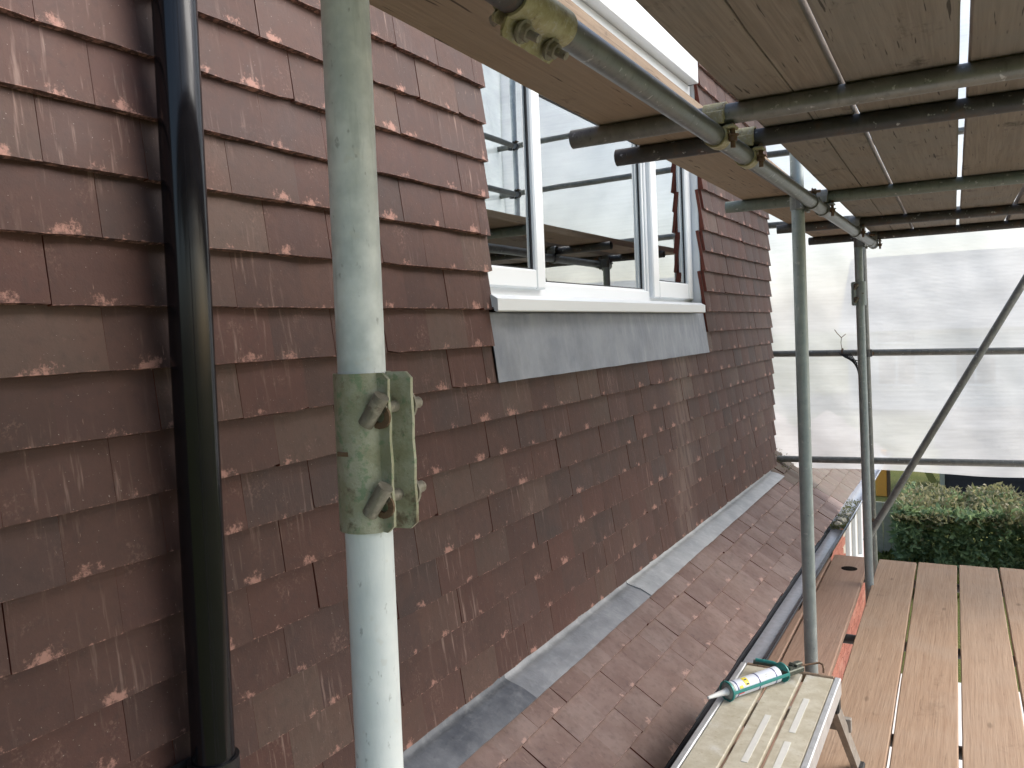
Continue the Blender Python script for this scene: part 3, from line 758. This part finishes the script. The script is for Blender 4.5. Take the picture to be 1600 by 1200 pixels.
# transoms
TZ = .4965
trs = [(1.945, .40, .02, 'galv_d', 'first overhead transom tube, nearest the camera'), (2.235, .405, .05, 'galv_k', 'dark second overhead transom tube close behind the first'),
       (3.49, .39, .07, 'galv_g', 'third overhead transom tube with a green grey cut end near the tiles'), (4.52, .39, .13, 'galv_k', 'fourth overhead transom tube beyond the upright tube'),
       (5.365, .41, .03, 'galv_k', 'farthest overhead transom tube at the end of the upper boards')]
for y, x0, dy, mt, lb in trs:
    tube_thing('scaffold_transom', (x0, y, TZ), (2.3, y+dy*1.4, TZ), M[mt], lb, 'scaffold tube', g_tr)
for i, (y, x0, dy, mt, lb) in enumerate(trs):
    nm = ['nearest yellow plated coupler holding the first transom to the ledger', 'second yellow plated coupler holding the dark transom to the ledger', 'coupler holding the third transom to the ledger beside the upright', 'coupler under the fourth transom on the ledger', 'coupler at the far end of the ledger under the last transom'][i]
    cross_coupler('transom_coupler', (lx0+(lx1-lx0)*(y-1)/4.3, y+.004, (LZ+TZ)/2), (1,0,0), (0,1,0), nm, 'couplers on the overhead ledger', M['olive'] if i < 2 else M['galv_d'], (TZ-LZ)/2, 'rustbolt')
cross_coupler('standard_coupler', ((P2[0]+lx0)/2+.001, P2[1], LZ), (0,0,1), (0,1,0), 'coupler clamping the overhead ledger to the upright behind the step', 'couplers on the uprights', M['galv_d'], .0255, 'rustbolt', 1)
cross_coupler('standard_coupler', ((P3[0]+lx1)/2-.004, P3[1], LZ), (0,0,1), (0,1,0), 'coupler clamping the overhead ledger to the far upright', 'couplers on the uprights', M['galv_d'], .0275, 'rustbolt', 1)
# far end rails and brace
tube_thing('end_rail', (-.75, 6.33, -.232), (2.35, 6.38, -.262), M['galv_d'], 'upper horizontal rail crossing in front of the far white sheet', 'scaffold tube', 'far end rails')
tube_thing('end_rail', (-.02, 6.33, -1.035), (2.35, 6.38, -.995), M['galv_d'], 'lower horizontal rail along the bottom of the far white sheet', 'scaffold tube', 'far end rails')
for z_, w_ in ((.73, 'lowest'), (1.26, 'middle'), (1.68, 'topmost')):
    tube_thing('end_rail', (-.75, 6.33, z_+.01), (2.45, 6.38, z_-.03), M['galv_d'], f'{w_} end rail of the lift above, mirrored in the window', 'scaffold tube', 'far end rails')
for z_, w_ in ((1.20, 'lower'), (1.62, 'upper')):
    cross_coupler('guard_coupler', (2.045, 6.25, z_), (0,0,1), (0,1,0), f'{w_} coupler on the corner upright, mirrored in the left pane', 'couplers on the guard rails', M['galv_k'], .0255, 'rustbolt', -1)
tube_thing('diagonal_brace', (.60, 6.20, -1.575), (1.85, 6.22, .68), M['galv_d'], 'sloping brace tube rising to the right across the far sheet', 'scaffold tube')
cross_coupler('rail_coupler', (P4[0]-.002, 6.305, -.245), (0,0,1), (1,0,0), 'coupler where the upper end rail meets the far upright', 'couplers on the far end', M['galv_k'], .0255, 'rustbolt', -1)
cross_coupler('rail_coupler', (P4[0]+.004, 6.245, -1.46), (0,0,1), (.49,0,.87), 'coupler at the foot of the sloping brace', 'couplers on the far end', M['galv_d'], .0255, 'rustbolt', 1)
# cable ties and a frayed strap on the upper rail
for px_, zz, lb in ((.46, -.235, 'cable tie with a raised tail on the upper end rail'),):
    mb = MB().arc((px_, 6.338, zz), (1,0,0), (0,0,1), TR+.001, TR+.004, .010, 0, 6.283, 16).path([(px_, 6.31, zz+.02), (px_-.004, 6.30, zz+.07), (px_+.002, 6.30, zz+.11)], .0022, 6)
    mb.path([(px_, 6.30, zz+.105), (px_-.03, 6.30, zz+.14), (px_-.045, 6.30, zz+.165)], .003, 6); mb.path([(px_, 6.30, zz+.105), (px_+.03, 6.30, zz+.13)], .0025, 6)
    mb.build('cable_tie', M['rustbolt'], None, lb, 'cable tie')
mb = MB()
for k in range(7):
    x0 = .475+.012*k
    mb.path([(x0-.03, 6.30, -.245), (x0+.01, 6.29, -.275-.006*k), (.572, 6.285, -.30-.018*k)], .004, 6)
mb.build('frayed_rope', M['blackdull'], None, 'black frayed rope tied between upper end rail and far upright', 'rope')
# guard rails, toe board of the upper lift (mirrored in the glass)
tube_thing('guard_rail', (2.05, -1.6, 1.20), (2.03, 6.2, 1.20), M['galv_d'], 'lower guard rail of the lift above, mirrored in the window', 'scaffold tube', 'upper guard rails')
tube_thing('guard_rail', (2.05, -1.6, 1.62), (2.03, 6.2, 1.62), M['galv_d'], 'upper guard rail of the lift above, mirrored in the window', 'scaffold tube', 'upper guard rails')
tube_thing('guard_rail', (2.03, -1.6, -.55), (1.95, 6.3, -.55), M['galv_d'], 'guard rail of the working lift just outside the right edge', 'scaffold tube', 'working lift guard rails')

def board(name, x0, x1, y0, y1, ztop, mat, label, group, th=.038, seed=0, skew=SA, bow=.002, split=None):
    rg = random.Random(seed); n = 30; mb = MB(); rings = []
    c = .004
    if split:                      # long shake that has opened along the grain
        xm = x0+(x1-x0)*split
        for (p, q, sd_) in ((x0, xm-.0012, 0), (xm+.0012, x1, 1)):
            rr_ = []
            for i in range(n+1):
                y = y0+(y1-y0)*i/n; dx = -skew*(y-4.0); wv = .006*mnoise.noise((y*1.7, seed, 1))+.002*mnoise.noise((y*7, seed, 2))
                a = p+dx+(wv if sd_ else .002*mnoise.noise((y*2.3, seed*3.1, 0))); b = q+dx+(.002*mnoise.noise((y*2.3, seed*5.7, 9)) if sd_ else wv)
                zt = ztop+bow*mnoise.noise((y*.8, seed*2.2, 3)); zb = zt-th
                rr_.append([(a+.001, y, zb), (b-.001, y, zb), (b, y, zb+.002), (b, y, zt-c), (b-c, y, zt), (a+c, y, zt), (a, y, zt-c), (a, y, zb+.002)])
            vs = [p_ for r_ in rr_ for p_ in r_]
            mb.add(vs, [(8*i+k, 8*i+(k+1) % 8, 8*i+8+(k+1) % 8, 8*i+8+k) for i in range(n) for k in range(8)])
            mb.add(rr_[0], [tuple(range(8))[::-1]]); mb.add(rr_[-1], [tuple(range(8))])
        return mb.build(name, mat, None, label, 'scaffold board', group)
    for i in range(n+1):
        y = y0+(y1-y0)*i/n; dx = -skew*(y-4.0)
        a = x0+dx+.0022*mnoise.noise((y*2.3, seed*3.1, 0))+.0012*mnoise.noise((y*9, seed, 5)); b = x1+dx+.0022*mnoise.noise((y*2.3, seed*5.7, 9))+.0012*mnoise.noise((y*9, seed, 15))
        zt = ztop+bow*mnoise.noise((y*.8, seed*2.2, 3)); zb = zt-th
        rings.append([(a+c, y, zb), (b-c, y, zb), (b, y, zb+c), (b, y, zt-c), (b-c, y, zt), (a+c, y, zt), (a, y, zt-c), (a, y, zb+c)])
    vs = [p for r_ in rings for p in r_]
    mb.add(vs, [(8*i+k, 8*i+(k+1) % 8, 8*i+8+(k+1) % 8, 8*i+8+k) for i in range(n) for k in range(8)])
    mb.add(rings[0], [tuple(range(8))[::-1]]); mb.add(rings[-1], [tuple(range(8))])
    return mb.build(name, mat, None, label, 'scaffold board', group)
gU, gD = 'upper scaffold boards', 'working deck boards'
UT = .52+.038
ub = [(.488+.044, .711+.040, -1.2, 5.75, 'woodpale', 'overhead inner board between the wall window and the ledger'),
      (.790, 1.012, -.9, 5.62, 'woodold', 'overhead main board nearest the ledger, with long split'),
      (1.024, 1.246, -.7, 5.62, 'woodold', 'second overhead main board from the ledger, dark and stained'),
      (1.262, 1.484, -1.0, 5.60, 'woodold', 'third overhead main board, right of the widest light gap'),
      (1.500, 1.722, -.9, 5.60, 'woodold', 'fourth overhead main board at the top right corner'),
      (1.735, 1.957, -1.1, 5.62, 'woodold', 'outermost overhead board, mirrored in the window')]
for i, (a, b, y0, y1, mt, lb) in enumerate(ub):
    if i == 0: board('scaffold_board', .452, .690, y0, y1, UT, M[mt], lb, gU, seed=11, skew=.012)
    else: board('scaffold_board', a, b, y0, y1, UT, M[mt], lb, gU, seed=20+i, split={1: .56}.get(i))
DT = -1.58
db = [(.400, .470, 1.7, 5.70, 'woodpink', 'narrow deck board beside the gutter, left of all others'), (.480, .700, 1.7, 5.78, 'woodpink', 'inner deck board with a round hole near its far end'),
      (.757, .977, 1.9, 5.77, 'wood', 'deck board just right of the wide slot with the far upright'), (.988, 1.205, 1.9, 5.79, 'wood', 'deck board with three dark knots near its far end'),
      (1.217, 1.427, 1.9, 5.81, 'wood', 'third deck board right of the slot'), (1.437, 1.655, 1.9, 5.84, 'wood', 'deck board at the right edge of the picture'),
      (1.667, 1.885, 1.9, 5.80, 'wood', 'deck board next to the outer uprights, just out of the picture')]
for i, (a, b, y0, y1, mt, lb) in enumerate(db):
    board('scaffold_board', a, b, y0, y1, DT, M[mt], lb, gD, seed=40+i)
# lower deck transoms and ledger
for y, lb in ((2.45, 'transom tube under the deck below the step platform'), (3.40, 'transom tube under the deck near the bottom gap'), (4.42, 'transom tube crossing the slot between the deck boards'), (5.50, 'transom tube under the far end of the deck')):
    tube_thing('deck_transom', (.27, y, DT-.038-TR-.001), (2.3, y+.04, DT-.038-TR-.001), M['galv_k'], lb, 'scaffold tube', 'transoms under the deck')
tube_thing('deck_ledger', (.80, -1.0, DT-.038-3*TR-.003), (.775, 5.9, DT-.038-3*TR-.003), M['galv_d'], 'ledger tube under the deck beside the slot', 'scaffold tube', 'ledgers under the deck')

# ------------------------------------------------------------------ white sheeting
def sheet_mesh(org, ux, uz, W, Ht, nx, nz, amp, seed, nrm, bottom=None):
    org, ux, uz, nrm = Vector(org), Vector(ux), Vector(uz), Vector(nrm); vs = []
    for j in range(nz+1):
        for i in range(nx+1):
            u, v = W*i/nx, Ht*j/nz
            d = amp*(mnoise.noise((u*.9, v*.5, seed))+.5*mnoise.noise((u*3.1+v*.8, v*.7, seed+3))+.22*mnoise.noise((u*7+v*3, v*2.2, seed+8)))
            p = org+ux*u+uz*v+nrm*d
            if bottom and j == 0: p = p+uz*bottom(u)
            vs.append(p)
    w = nx+1
    return MB().add(vs, [(j*w+i, j*w+i+1, (j+1)*w+i+1, (j+1)*w+i) for j in range(nz) for i in range(nx)], True)
mb = sheet_mesh((-1.6, 6.50, -1.125), (1,0,.002), (0,0,1), 3.9, 4.2, 90, 70, .045, 2, (0,1,0), lambda u: .02*mnoise.noise((u*1.5, 0, 3)))
mb.build('sheeting', M['sheet'], None, 'white translucent polythene sheet closing the far end of the scaffold', 'sheeting')
mb = sheet_mesh((2.24, 5.3, -1.2), (0,1,0), (0,0,1), 1.2, 2.2, 30, 40, .05, 5, (1,0,0)); mb.build('sheeting', M['sheet'], None, 'white translucent sheet along the outer side of the scaffold', 'sheeting')
mb = sheet_mesh((2.26, 5.2, .96), (0,1,0), (0,0,1), 1.3, 2.2, 30, 40, .07, 9, (1,0,0)); mb.build('debris_net', M['net'], None, 'pale blue white debris netting on the lift above, mirrored in the window', 'netting')

# ------------------------------------------------------------------ step platform with sealant gun
SZ = -1.20
step = empty('step_platform', (.722, 2.35, DT), 'folding aluminium step platform with dusty plank treads on the deck', 'step platform')
sy0, sy1 = 1.55, 2.86
for i, (a, b) in enumerate(((.578, .668), (.680, .766), (.778, .866))):
    mb = MB().b2((a, sy0, SZ-.016), (b, sy1-.012, SZ), .002); t_ = mb.build('tread', M['ply'], step)
    if i:
        xx = (a+b)/2+(.004 if i == 1 else -.01)
        for (ya, yb) in ((2.20, 2.50) if i == 1 else (2.42, 2.66), (1.62, 2.12) if i == 1 else (1.7, 2.36)):
            MB().b2((xx-.009, ya, SZ-.001), (xx+.009, yb, SZ+.0012)).build('grip_strip', M['strip'], t_)
for x in (.566, .878):
    MB().b2((x-.010, sy0, SZ-.055), (x+.010, sy1, SZ+.003), .003).build('side_rail', M['alu'], step)
MB().b2((.577, sy1-.011, SZ-.03), (.867, sy1+.004, SZ+.004), .003).build('end_rail', M['woodpale'], step)
for x, sgn in ((.572, -1), (.872, 1)):
    for yt, yb in ((sy1-.05, sy1+.16), (sy0+.05, sy0-.16)):
        top = Vector((x, yt, SZ-.05)); bot = Vector((x+sgn*.045, yb, DT+.012)); d = (bot-top).normalized(); fx = Vector((1,0,0)); fx = (fx-d*fx.dot(d)).normalized(); fy = d.cross(fx)
        B = Matrix((tuple(fx), tuple(fy), tuple(d))).transposed()
        mb = MB(); mid = (top+bot)/2; L = (bot-top).length
        mb.box(mid-fx*sgn*.0, (.003, .046, L), B); mb.box(mid+fy*.0215-fx*sgn*.010, (.022, .003, L), B); mb.box(mid-fy*.0215-fx*sgn*.010, (.022, .003, L), B)
        lg = mb.build('leg', M['aluleg'], step); MB().box(bot+Vector((0,0,-.003)), (.032, .056, .018), None, .004).build('rubber_foot', M['rubber'], lg)
    MB().box((x+sgn*.006, sy1-.03, SZ-.065), (.016, .05, .075), None, .006).build('hinge', M['rubber'], step)
for yt in (sy1+.085, sy0-.085):
    MB().b2((.545, yt-.012, -1.415), (.905, yt+.012, -1.370), .002).build('leg_brace', M['aluleg'], step)
# cartridge and gun lie on the treads
tip = Vector((.548, 2.475, SZ+.030)); end = Vector((.735, 2.795, SZ+.030)); ax = (end-tip).normalized(); sd = ax.cross(Vector((0,0,1))).normalized(); up = Vector((0,0,1))
cr = .0255; c0 = tip+ax*.088; c1 = c0+ax*.218
cart = empty('sealant_cartridge', c0+ax*.1-up*.03, 'white sealant cartridge with blue bands and yellow print in the gun', 'cartridge')
MB().tube(c0, c1, cr, n=32).build('barrel', M['tubewhite'], cart)
MB().lathe(tip, ax, [(0, .0005), (0, .0042), (.003, .0048), (.070, .0098), (.078, .0120), (.088, .0125)], 18).build('nozzle', M['nozzle'], cart)
MB().lathe(c0, ax, [(-.006, .010), (-.006, .0245), (0, .0265), (.010, .0265), (.010, .0255)], 28).build('cap', M['capgrey'], cart)
for t_, w_ in ((.022, .004), (.118, .0045), (.194, .004)):
    MB().arc(c0+ax*t_, ax, sd, cr, cr+.0006, w_, 0, 6.283, 32).build('blue_band', M['blue'], cart)
def patch(t_, a, w_, da, mat, r=.0009, nm='printed_patch'):
    return MB().arc(c0+ax*t_, ax, up, cr, cr+r, w_, a-da/2, a+da/2, 8).build(nm, mat, cart)
s_ = -1 if (ax.cross(up)).dot(CAM-c0) < 0 else 1       # turn the print towards the viewer
patch(.064, s_*.55, .019, 1.15, M['yellow']); patch(.064, s_*.42, .010, .14, M['blue'], .0013); patch(.0645, s_*.98, .010, .16, M['seal'], .0013)
patch(.036, s_*1.1, .014, .35, M['yellow']); patch(.034, s_*1.75, .024, .35, M['red'])
patch(.150, s_*.9, .016, .12, M['capgrey'], .0007); patch(.156, s_*.65, .010, .08, M['capgrey'], .0007)
gun = empty('sealant_gun', c0+ax*.1-up*.03, 'teal skeleton sealant gun lying on the step platform', 'sealant gun')
mb = MB()
for a in (s_*1.45, s_*-1.9):
    mb.arc((c0+c1)/2+ax*.012, ax, up, cr+.0035, cr+.0065, .255, a-.16, a+.16, 6)
mb.arc(c0-ax*.004, ax, up, cr+.002, cr+.0065, .006, 0, 6.283, 28)
mb.arc(c1+ax*.028, ax, up, .004, cr+.0065, .005, 0, 6.283, 28); mb.build('frame', M['teal'], gun)
k0 = c1+ax*.03
mb = MB().path([k0, k0+ax*.05], .0075, 10); B = Matrix((tuple(sd), tuple(ax), tuple(up))).transposed()
mb.box(k0+ax*.035+sd*.010, (.034, .085, .018), B, .003); mb.box(k0+ax*.07-sd*.006, (.022, .05, .026), B, .003); mb.tube(k0+ax*.02+up*.012-sd*.02, k0+ax*.02+up*.012+sd*.02, .005, n=10); mb.tube(k0+ax*.055+up*.012-sd*.016, k0+ax*.055+up*.012+sd*.016, .004, n=10); mb.build('body', M['gunmetal'], gun)
hb = k0+ax*.035
hs = -sd if sd.dot(Vector((0,1,0))) < 0 else sd
MB().path([hb+hs*.0, hb+hs*.035-ax*.012+up*.002, hb+hs*.075-ax*.035+up*.004, hb+hs*.105-ax*.06+up*.006], .008, 10).build('handle', M['gunmetal'], gun)
MB().path([hb-ax*.02+up*.008, hb-ax*.035+hs*.04+up*.018, hb-ax*.07+hs*.085+up*.022], .006, 10).build('trigger', M['teal'], gun)
rd = ax
r1 = k0+ax*.135+Vector((.03,-.0,.004)); MB().path([k0, k0+ax*.07+up*.002, r1, r1+Vector((.012,-.006,-.002)), r1+Vector((.018,-.020,-.012)), r1+Vector((.017,-.026,-.022))], .0035, 8).build('plunger_rod', M['rustbolt'], gun)

# black disc laid on the inner deck board, standing for the shade in its hole
MB().lathe((.578, 5.48, DT-.002), (0,0,1), [(0,.0005),(0,.048),(.004,.048),(.0045,.042),(.0045,.0005)], 20).build('hole_shade_disc', M['holeshade'], [o for o in bpy.data.objects if o.name.startswith('scaffold_board') and 'round hole' in o.get('label', '')][0])

# ------------------------------------------------------------------ garden behind
def leaves(name, mat, cells, parent, n, size, seed, flat=.5):
    rg = random.Random(seed); V, F, RN = [], [], []; pl = wloc(parent) if parent else Vector((0,0,0))
    for i in range(n):
        c, nv = cells(rg); L = size*rg.uniform(.6, 1.3); Wd = L*rg.uniform(.36, .5)
        d = Vector((rg.uniform(-1,1), rg.uniform(-1,1), rg.uniform(-.7,.9))); d = (d+nv*.4).normalized(); a = d.cross(Vector((rg.uniform(-1,1), rg.uniform(-1,1), rg.uniform(-1,1)))).normalized(); nrm = d.cross(a)
        b = len(V); q = c-pl
        V += [tuple(q), tuple(q+d*L*.5+a*Wd*.5+nrm*L*.06), tuple(q+d*L), tuple(q+d*L*.5-a*Wd*.5+nrm*L*.06)]
        F.append((b, b+1, b+2, b+3)); rv = rg.random()**1.3; RN += [rv]*4
    me = bpy.data.meshes.new(name); me.from_pydata(V, [], F); me.materials.append(mat)
    at = me.attributes.new('rnd', 'FLOAT', 'POINT'); at.data.foreach_set('value', RN); me.update()
    o = bpy.data.objects.new(name, me); COL.objects.link(o)
    if parent: o.parent = parent
    return o
# moss growing in the gutter
def mcell(rg):
    if rg.random() < .93:
        y = 5.82+.95*rg.random()**1.5; k = .5+.5*mnoise.noise((y*9, 0, 3)); c = Vector((rg.uniform(.418, .518), y, -1.420+.036*k*rg.random()))
    else:
        c = Vector((rg.uniform(-.05, .10), rg.uniform(6.08, 6.5), 0)); s_ = (ex-c.x)/math.cos(sl); c.z = (E0-du*s_+nn*.035).z+.02*rg.random()
    return c, Vector((0, 0, .8))
def mcell2(rg): return mcell(rg)
moss = leaves('moss', M['mossleaf'], mcell, None, 1500, .014, 17); tag(moss, 'green moss choking the far gutter and the roof corner', 'moss', kind='stuff')
for i, (yy, sz, lb) in enumerate(((5.90, .024, 'pale mortar lump at the near end of the mossy gutter'), (6.02, .030, 'largest pale mortar lump in the mossy gutter'), (6.22, .018, 'small pale mortar lump at the far end of the mossy gutter'))):
    c = Vector((.455+.012*i, yy, -1.400))
    bm = bmesh.new(); bmesh.ops.create_icosphere(bm, subdivisions=2, radius=sz)
    for v in bm.verts: v.co = Vector((v.co.x, v.co.y*1.5, v.co.z*.7))*(1+.8*mnoise.noise(v.co*45+c*9))
    bm.verts.index_update(); MB().add([c+v.co for v in bm.verts], [[v.index for v in f.verts] for f in bm.faces]).build('mortar_lump', M['mortarlump'], None, lb, 'rubble', 'mortar lumps in the gutter'); bm.free()

hedge = empty('hedge', (1.8, 13.2, -3.5), 'dark green laurel hedge with olive topped young growth', 'hedge')
def hsurf(x, y):
    return -2.64 + .22*mnoise.noise((x*1.6, y*1.3, 1)) + .17*mnoise.noise((x*3.4, y*3, 4)) - .20*max(0, y-12.7)/1.6
def hface(x): return 12.15+.34*mnoise.noise((x*1.5, 0, 7))+.12*mnoise.noise((x*4, 2, 7))
def cell_body(rg):
    x = rg.uniform(.30, 3.6); f = rg.random()
    if f < .62:
        z = rg.uniform(-3.5, -2.62); y = hface(x)+.18*mnoise.noise((x*3, z*4, 2))+abs(rg.gauss(0, .13)); nv = Vector((0,-1,.3))
    elif f < .72:
        z = rg.uniform(-3.45, -2.65); y = rg.uniform(12.2, 14.4); x = .30+.12*mnoise.noise((y*2, z*3, 1))+abs(rg.gauss(0,.1)); nv = Vector((-1,0,.3))
    else:
        y = rg.uniform(12.2, 14.4); z = hsurf(x, y)-abs(rg.gauss(0, .1)); nv = Vector((0,-.2,1))
    return Vector((x, y, z)), nv
def cell_top(rg):
    x = rg.uniform(.30, 3.6); y = 12.2+2.2*rg.random()**1.0; z = hsurf(x, y)+rg.uniform(-.10, .10)
    if rg.random() < .22:
        y = hface(x)+rg.gauss(0,.05); z = rg.uniform(-3.1, -2.65)
        if mnoise.noise((x*2.2, z*2.2, 5)) < .05: z = -2.72
    return Vector((x, y, z)), Vector((0,-.2,1))
leaves('foliage', M['leaf'], cell_body, hedge, 15000, .11, 3); leaves('young_growth', M['leaftop'], cell_top, hedge, 8000, .085, 4)
mb = MB()
for i in range(26):
    x = .45+3.0*i/25; y = 13.0+random.uniform(-.4,.5)
    mb.path([(x, y, -3.52), (x+random.uniform(-.05,.05), y, -3.1), (x+random.uniform(-.12,.12), y+random.uniform(-.2,.2), -2.75)], .014, 6)
mb.build('stem', M['stem'], hedge)
def gcell(rg):
    x = rg.uniform(-.5, 1.0); y = rg.uniform(11.2, 12.9); return Vector((x, y, -3.5)), Vector((0,0,2.6))
leaves('grass_tufts', M['blade'], gcell, None, 5000, .20, 6)
o = bpy.data.objects['grass_tufts']; tag(o, 'yellow green rough grass in front of the hedge', 'grass', kind='stuff')
# pale fence panel left of the hedge
fp = empty('fence_panel', (.14, 12.6, -3.5), 'pale grey timber fence panel between the extension and the hedge', 'fence')
for i in range(5):
    x = -.10+.105*i; MB().b2((x, 12.58, -3.48), (x+.098, 12.60, -2.62-.05*(i == 4))).build('board', M['fence'], fp)
MB().b2((.425, 12.55, -3.5), (.475, 12.63, -2.58)).build('post', M['fence'], fp)
op = empty('orange_post', (-.34, 17.4, -3.5), 'orange painted post on the lawn under the sheet edge', 'post')
MB().b2((-.46, 17.35, -3.5), (-.26, 17.5, -2.6), .01).build('post', M['orange'], op); MB().b2((-.255, 17.37, -3.5), (-.20, 17.48, -2.62)).build('edge_strip', M['rustbolt'], op)
yp = empty('leaning_pole', (.5, 18, -3.5), 'yellow green leaning plank on the far lawn', 'plank')
MB().add([(.30,17.9,-2.9),(.42,17.9,-2.9),(.72,17.9,-3.5),(.56,17.9,-3.5),(.30,17.95,-2.9),(.42,17.95,-2.9),(.72,17.95,-3.5),(.56,17.95,-3.5)], [(0,1,2,3),(7,6,5,4),(0,4,5,1),(1,5,6,2),(2,6,7,3),(3,7,4,0)]).build('plank', simple('yellow_green_plank', (.45,.42,.12), .8), yp)
shed = empty('garden_shed', (3.0, 17.6, -3.5), 'low black timber shed wall beyond the hedge', 'shed')
for i in range(7):
    z0 = -3.5+.16*i; MB().box((3.1, 17.0-.004*i, z0+.085), (4.8, .022, .168), Matrix.Rotation(R(-6), 3, 'X')).build('weatherboard', M['tar'], shed)
MB().b2((.68, 16.93, -3.5), (.76, 17.02, -2.35)).build('corner_post', M['fence'], shed)
MB().add([(.6,16.8,-2.38),(5.6,16.8,-2.38),(5.6,19.6,-1.95),(.6,19.6,-1.95),(.6,16.8,-2.44),(5.6,16.8,-2.44),(5.6,19.6,-2.01),(.6,19.6,-2.01)], [(0,1,2,3),(7,6,5,4),(0,4,5,1),(1,5,6,2),(2,6,7,3),(3,7,4,0)]).build('roof', M['tar'], shed)
MB().b2((.75,17.1,-3.5),(5.5,19.4,-2.1)).build('wall', M['tar'], shed)
# houses that loom faintly through the sheet
def far_house(name, x0, x1, y0, y1, ze, zr, label, wins):
    h = empty(name, ((x0+x1)/2, (y0+y1)/2, -3.5), label, 'house', 'houses behind the sheeting')
    MB().b2((x0,y0,-3.5),(x1,y1,ze)).build('wall', M['render'], h)
    ym = (y0+y1)/2
    MB().add([(x0-.3,y0-.4,ze-.1),(x1+.3,y0-.4,ze-.1),(x1+.3,ym,zr),(x0-.3,ym,zr),(x0-.3,y1+.4,ze-.1),(x1+.3,y1+.4,ze-.1)], [(0,1,2,3),(3,2,5,4),(0,3,4),(1,5,2),(0,4,5,1)]).build('roof', M['slate'], h)
    for (a, b, c, d) in wins:
        f = MB(); frame_bars2(f, a, b, c, d, y0-.06, y0+.02); fo = f.build('window', M['upvc'], h); MB().b2((a+.05, y0-.03, c+.05), (b-.05, y0-.015, d-.05)).build('pane', M['darkglass'], fo)
def frame_bars2(mb, a, b, c, d, y0, y1, w=.07):
    mb.b2((a,y0,c),(a+w,y1,d)).b2((b-w,y0,c),(b,y1,d)).b2((a+w,y0,c),(b-w,y1,c+w)).b2((a+w,y0,d-w),(b-w,y1,d)).b2(((a+b)/2-w/2,y0,c+w),((a+b)/2+w/2,y1,d-w))
far_house('far_house', -3.0, 6.0, 34, 42, -.4, 2.6, 'pale house looming faintly through the white sheet', [(-2, -.6, -2.6, -1.3), (.6, 2.0, -2.6, -1.3), (3.4, 4.8, -2.6, -1.3), (-2, -.6, -.0-1.0, -.5)])
far_house('far_house', 8.0, 17.0, 33, 41, -.6, 2.3, 'second pale house at right behind the white sheet', [(9, 10.4, -2.6, -1.3), (12, 13.4, -2.6, -1.3)])

# ------------------------------------------------------------------ lift everything to ground level
for o in list(bpy.data.objects):
    if o.parent is None and o.type not in ('CAMERA', 'LIGHT'):
        o.location.z += H
